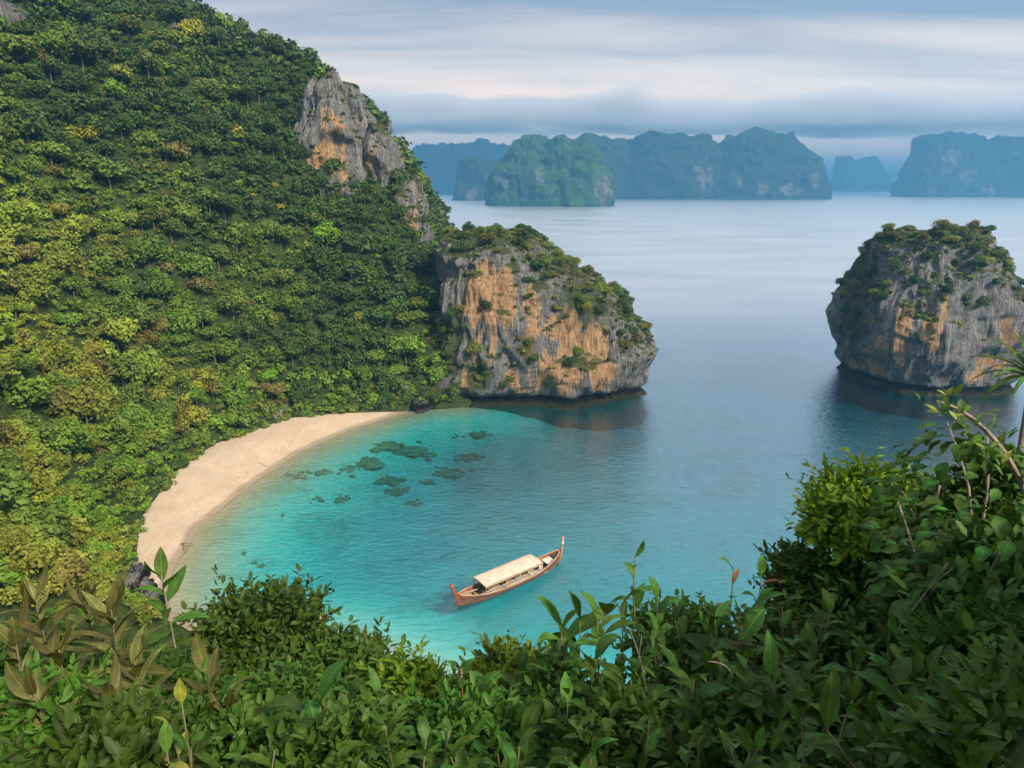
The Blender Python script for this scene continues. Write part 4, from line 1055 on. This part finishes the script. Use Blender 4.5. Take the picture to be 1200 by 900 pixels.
# --- small-leaved bushes
fine_bush(300, 690, 9.5, 1.25, .95, "dark small-leaved bush overhanging the shallow water", None, 5200, .085, M_FINE, 20, 1)
fine_bush(410, 748, 8.6, 1.0, .75, "small-leaved bush with a bare twig beside the pale shallows", None, 4200, .08, M_FINE, 16, 2)
fine_bush(480, 790, 7.5, .8, .6, "bright low bush beside the bare red stem", None, 3800, .07, M_BRIGHT, 14, 3)
fine_bush(600, 768, 7.6, .62, .5, "light green bush behind the broad glossy leaves", None, 2800, .065, M_BRIGHT, 12, 4)
fine_bush(1025, 556, 9.0, 1.05, .8, "bright yellow-green dome-shaped bush below the lone islet", None, 11000, .075, M_LIME, 14, 5)
fine_bush(1130, 590, 8.2, .6, .9, "rounded green bush against the dark vine thicket", None, 5200, .09, M_FINE, 16, 6)
fine_bush(990, 664, 8.4, .9, .9, "grey-green twiggy bush under the bright dome-shaped bush", None, 4800, .08, M_FINE, 16, 7)
fine_bush(30, 800, 4.2, .55, .5, "light green low bush at the foot of the ti plants", None, 1900, .06, M_FERN, 14, 8)
fine_bush(800, 720, 8.0, .75, .7, "dense bush behind the tall leafy twig", None, 3600, .075, M_FINE, 14, 9)
for k, (px, py, D, rx, rz) in enumerate(((140, 760, 6.6, 1.0, .8), (20, 740, 7.0, 1.0, .8), (330, 800, 6.0, .8, .7), (250, 850, 4.2, .6, .5), (430, 850, 4.6, .6, .5), (560, 850, 4.4, .6, .5), (680, 800, 5.4, .75, .6), (820, 800, 5.2, .75, .7), (940, 740, 6.0, .9, .8),
                                    (1070, 700, 6.0, .8, .8), (1180, 640, 6.0, .8, .9), (900, 850, 4.0, .6, .5), (1040, 820, 4.0, .65, .6), (1170, 790, 4.0, .65, .6), (740, 870, 3.8, .5, .4), (380, 880, 3.8, .5, .4), (110, 870, 3.6, .5, .4), (1160, 575, 7.4, .8, 1.0), (1168, 520, 7.2, .75, 1.0), (1195, 620, 5.0, .6, .8), (1195, 720, 4.2, .5, .6), (1130, 860, 3.2, .5, .5), (1200, 800, 3.3, .5, .5), (1105, 665, 6.4, .6, .7), (945, 640, 8.8, .55, .6), (1190, 880, 2.8, .4, .4))):
    fine_bush(px, py, D, rx, rz, "dark tangled undergrowth bush " + near_what(px, py), "undergrowth bushes on the camera slope", 2600, .07, M_FINE, 12, 20 + k, "undergrowth_bush")
# --- broadleaf plants, centre and right
G_BR = "broad-leaved shrubs across the slope"
G_DK = "dark glossy-leaved shrubs across the slope"
rows = [(545, 800, 5.0), (640, 735, 6.0), (672, 708, 6.0), (700, 700, 5.6), (762, 690, 5.8), (830, 716, 5.6), (868, 700, 5.4), (905, 690, 5.4), (960, 700, 5.0), (650, 790, 4.2), (730, 770, 4.4), (800, 770, 4.4), (870, 770, 4.3), (1000, 740, 4.5), (940, 790, 3.8), (1060, 740, 4.4), (1120, 700, 4.8),
        (590, 850, 3.4), (680, 860, 3.2), (790, 850, 3.3), (870, 860, 3.2), (1010, 840, 3.3), (1090, 800, 3.6), (1160, 740, 4.2), (1180, 840, 3.3), (480, 850, 3.6), (360, 800, 4.2), (300, 860, 3.4), (430, 800, 5.0), (170, 870, 3.2), (1150, 800, 3.4), (1195, 770, 3.4), (1120, 870, 2.9), (1190, 880, 2.7), (1050, 870, 2.9), (960, 870, 2.9), (740, 880, 2.9), (620, 890, 2.9), (540, 880, 3.0)]
for k, (px, py, D) in enumerate(rows):
    L = .30 * (0.75 + .4 * rp_.random()) * min(1, D / 4.6)
    if k % 4 == 2: broad_shrub(px, py - 8, D, "plant with very large lance-shaped leaves " + near_what(px, py), "large-leaved plants across the slope", .44 * min(1, D / 4.4), 3, 7, L_DARK + L_BROAD[:2], .3, "lance_leaf_plant")
    elif k % 3 == 1: broad_shrub(px, py, D, "glossy shrub with dark drooping leaves " + near_what(px, py), G_DK, L, 5, 10, L_DARK, .4, "glossy_shrub", (L_BROAD, .2))
    else: broad_shrub(px, py, D, "shrub with broad mid-green leaves " + near_what(px, py), G_BR, L, 5, 10, L_BROAD, .4, "broadleaf_shrub", (L_DARK, .3))
r = ti_plant(745, 632, 6.2, "tall thin twig with a few oval leaves rising above the thicket", None, .24, 7, L_BROAD, .75, "tall_twig", M_STEM, (.25, 0))
r = ti_plant(540, 768, 5.2, "bare red stem topped by a closed green bud", None, .16, 6, L_DARK, .16, "budding_stem", simple_mat("red_stem", (.25, .08, .04), (.36, .15, .08), 5, .6))
r = broad_shrub(885, 660, 6.6, "shrub with rust-brown withered leaves at its top", None, .28, 3, 7, L_BROAD, .35, "withering_shrub", (L_RUST, .35))
r = broad_shrub(200, 812, 3.5, "low shrub with fresh yellow-green paddle leaves", None, .17, 3, 5, L_YOUNG, .2, "yellow_leaf_shrub")
# --- dark vine thicket on the right
def vine(px, py, D, rx, rz, n, label, group, L=.26, seed=0, meshes=L_ROUND):
    tip = on_y(px, py, D); c = tip - Vector((0, 0, rz)); g = gz(c.x, c.y)
    root = empty("vine_thicket", (c.x, c.y, min(g, c.z - rz) - .05), label, "vine", group); z0 = c.z - root.location.z
    r = random.Random(seed)
    paths = []
    for k in range(7):
        a = r.uniform(0, 6.28); paths.append((curve((0, 0, 0), (math.cos(a) * rx * .8, math.sin(a) * rx * .8, z0 + rz * r.uniform(-.3, .9)), (r.uniform(-.2, .2), r.uniform(-.2, .2), .1), 6), .025))
    stem_obj(root, paths, M_TWIG, "stem")
    for k in range(n):
        u, v = r.uniform(-.75, 1), r.uniform(0, 6.28); cu = math.sqrt(1 - u * u)
        d = Vector((cu * math.cos(v), cu * math.sin(v), u)); q = r.uniform(.75, 1.08)
        p = Vector((d.x * rx * q, d.y * rx * q, z0 + d.z * rz * q))
        dr = Vector((d.x + r.uniform(-.5, .5), d.y + r.uniform(-.5, .5), -0.55 + r.uniform(-.3, .5)))
        add_leaf(root, p, dr, d + Vector((0, 0, .6)), L * r.uniform(.6, 1.15), r.choice(meshes))
vine(1150, 505, 6.5, .85, .9, 260, "thicket of dark heart-shaped vine leaves beneath the overhanging branch", None, .20, 1)
vine(1130, 590, 5.6, .65, .7, 170, "dark vine leaves climbing in front of the rounded bush", None, .18, 2)
vine(1190, 590, 5.0, .7, .8, 190, "dense dark vine mass at the thicket's outer edge", None, .19, 3)
# overhanging branch and strap-leaved crown
rt = empty("overhanging_branch", on_y(1215, 620, 6.0), "branch of small olive leaves reaching out over the dark water", "branch")
tipb = on_y(1098, 470, 6.0) - Vector(rt.location); midb = on_y(1165, 515, 6.0) - Vector(rt.location)
pb = curve((0, 0, 0), midb, (0, 0, .1), 4) + curve(midb, tipb, (0, 0, .06), 5)[1:]
stem_obj(rt, [(pb, .03)], M_TWIG, "stem")
for k in range(64):
    f = rp_.uniform(3, len(pb) - 1.01); p = pb[int(f)].lerp(pb[int(f) + 1], f - int(f)) + Vector((rp_.uniform(-.12, .12), rp_.uniform(-.15, .15), rp_.uniform(-.22, .18)))
    add_leaf(rt, p, (rp_.uniform(-1, .4), rp_.uniform(-.8, .4), rp_.uniform(-.8, .5)), (0, -.3, 1), rp_.uniform(.09, .17), rp_.choice(L_BROAD + L_YOUNG[:1]))
rt, h = plant_root("pandanus", 1208, 440, 8.0, "spiky strap-leaved pandanus beside the overhanging branch", None)
stem_obj(rt, [(curve((.1, 0, 0), (0, 0, h), (.05, 0, 0), 6), .06)], M_TWIG)
for k in range(46):
    a = k * 2.4; el = R(75 - 110 * (k / 46)) ; add_leaf(rt, (0, 0, h), (math.cos(a) * math.cos(el), math.sin(a) * math.cos(el), math.sin(el)), (0, 0, 1), rp_.uniform(.55, .8), rp_.choice(L_STRAP))
# bare twigs
for k, (x0, y0, x1, y1, D, lab) in enumerate(((760, 850, 737, 735, 4.5, "bare pale stem leaning among the broad leaves"), (1180, 900, 1105, 770, 3.6, "thin brown bare twig arching over the dark thicket"), (1050, 740, 1110, 660, 4.6, "forked dry twig below the vine leaves"), (860, 800, 830, 775, 4.2, "short dry twig lying on the dark leaves"), (1000, 900, 940, 860, 3.4, "pale dry twig at the foot of the thicket"), (432, 760, 420, 735, 8.5, "short bare twig sticking out of the small-leaved bush"))):
    a, bq = on_y(x0, y0, D + .1), on_y(x1, y1, D - .1)
    rt = empty("bare_twig", a, lab, "twig"); e = bq - a
    stem_obj(rt, [(curve((0, 0, 0), e, (.03, 0, .05), 6), .010)], M_TWIG, "stem")
    stem_obj(rt, [(curve(e * .6, e * .9 + Vector((.08, 0, .02)), (0, 0, .01), 3), .005)], M_TWIG, "side_twig")

# ------------------------------------------------------------------ haze
def haze_box():
    m, t, out = material("sea_haze")
    pv = t.n('ShaderNodeVolumePrincipled', ins={'Color': (*HAZE_COLOR, 1), 'Density': HAZE_DENSITY, 'Anisotropy': 0.2})
    t.link(pv.outputs[0], out.inputs['Volume'])
    b = MB(); b.box((0, 15500, (300 - 19) / 2), (48600, 37600, 319)); obj("haze", b.mesh("haze", m), kind="stuff")
haze_box()

# ------------------------------------------------------------------ low stratus over the far islands (above the haze)
def cloud_bank(label, x0, x1, y0, y1, z0, z1, dens, seed, thr=0.46):
    m, t, out = material("stratus")
    co = t.n('ShaderNodeTexCoord').outputs['Object']
    gen = t.n('ShaderNodeTexCoord').outputs['Generated']
    n = t.noise(t.mapping(co, (1 / 800, 1 / 800, 1 / 150), (seed * 3.1, seed, 0)), 1.0, 5, 0.6, 0.3)
    sp = t.n('ShaderNodeSeparateXYZ'); t.link(gen, sp.inputs[0])
    def edge(v, e0, e1):      # 0 at the faces, 1 inside
        a = t.n('ShaderNodeMapRange', interpolation_type='SMOOTHSTEP', ins={0: v, 1: 0.0, 2: e0}); b = t.n('ShaderNodeMapRange', interpolation_type='SMOOTHSTEP', ins={0: v, 1: 1.0, 2: 1 - e1})
        return t.math('MULTIPLY', a.outputs[0], b.outputs[0])
    e = t.math('MULTIPLY', t.math('MULTIPLY', edge(sp.outputs[2], 0.25, 0.75), edge(sp.outputs[0], 0.12, 0.12)), edge(sp.outputs[1], 0.2, 0.2))
    d = t.math('MULTIPLY', t.math('MAXIMUM', t.math('SUBTRACT', t.math('MULTIPLY', n, t.math('ADD', 0.45, t.math('MULTIPLY', e, 0.55))), thr), 0.0), dens * 10)
    pv = t.n('ShaderNodeVolumePrincipled', ins={'Color': (0.90, 0.93, 1.0, 1), 'Density': d, 'Anisotropy': 0.1})
    t.link(pv.outputs[0], out.inputs['Volume'])
    b = MB(); b.box((0, 0, 0), (x1 - x0, y1 - y0, z1 - z0))
    o = obj("low_cloud", b.mesh("low_cloud", m), None, ((x0 + x1) / 2, (y0 + y1) / 2, (z0 + z1) / 2), None, label, "cloud")
cloud_bank("long low stratus cloud lying over the blue karst ranges", -1900, 5200, 3250, 4700, 304, 560, 0.014, 1, 0.33)
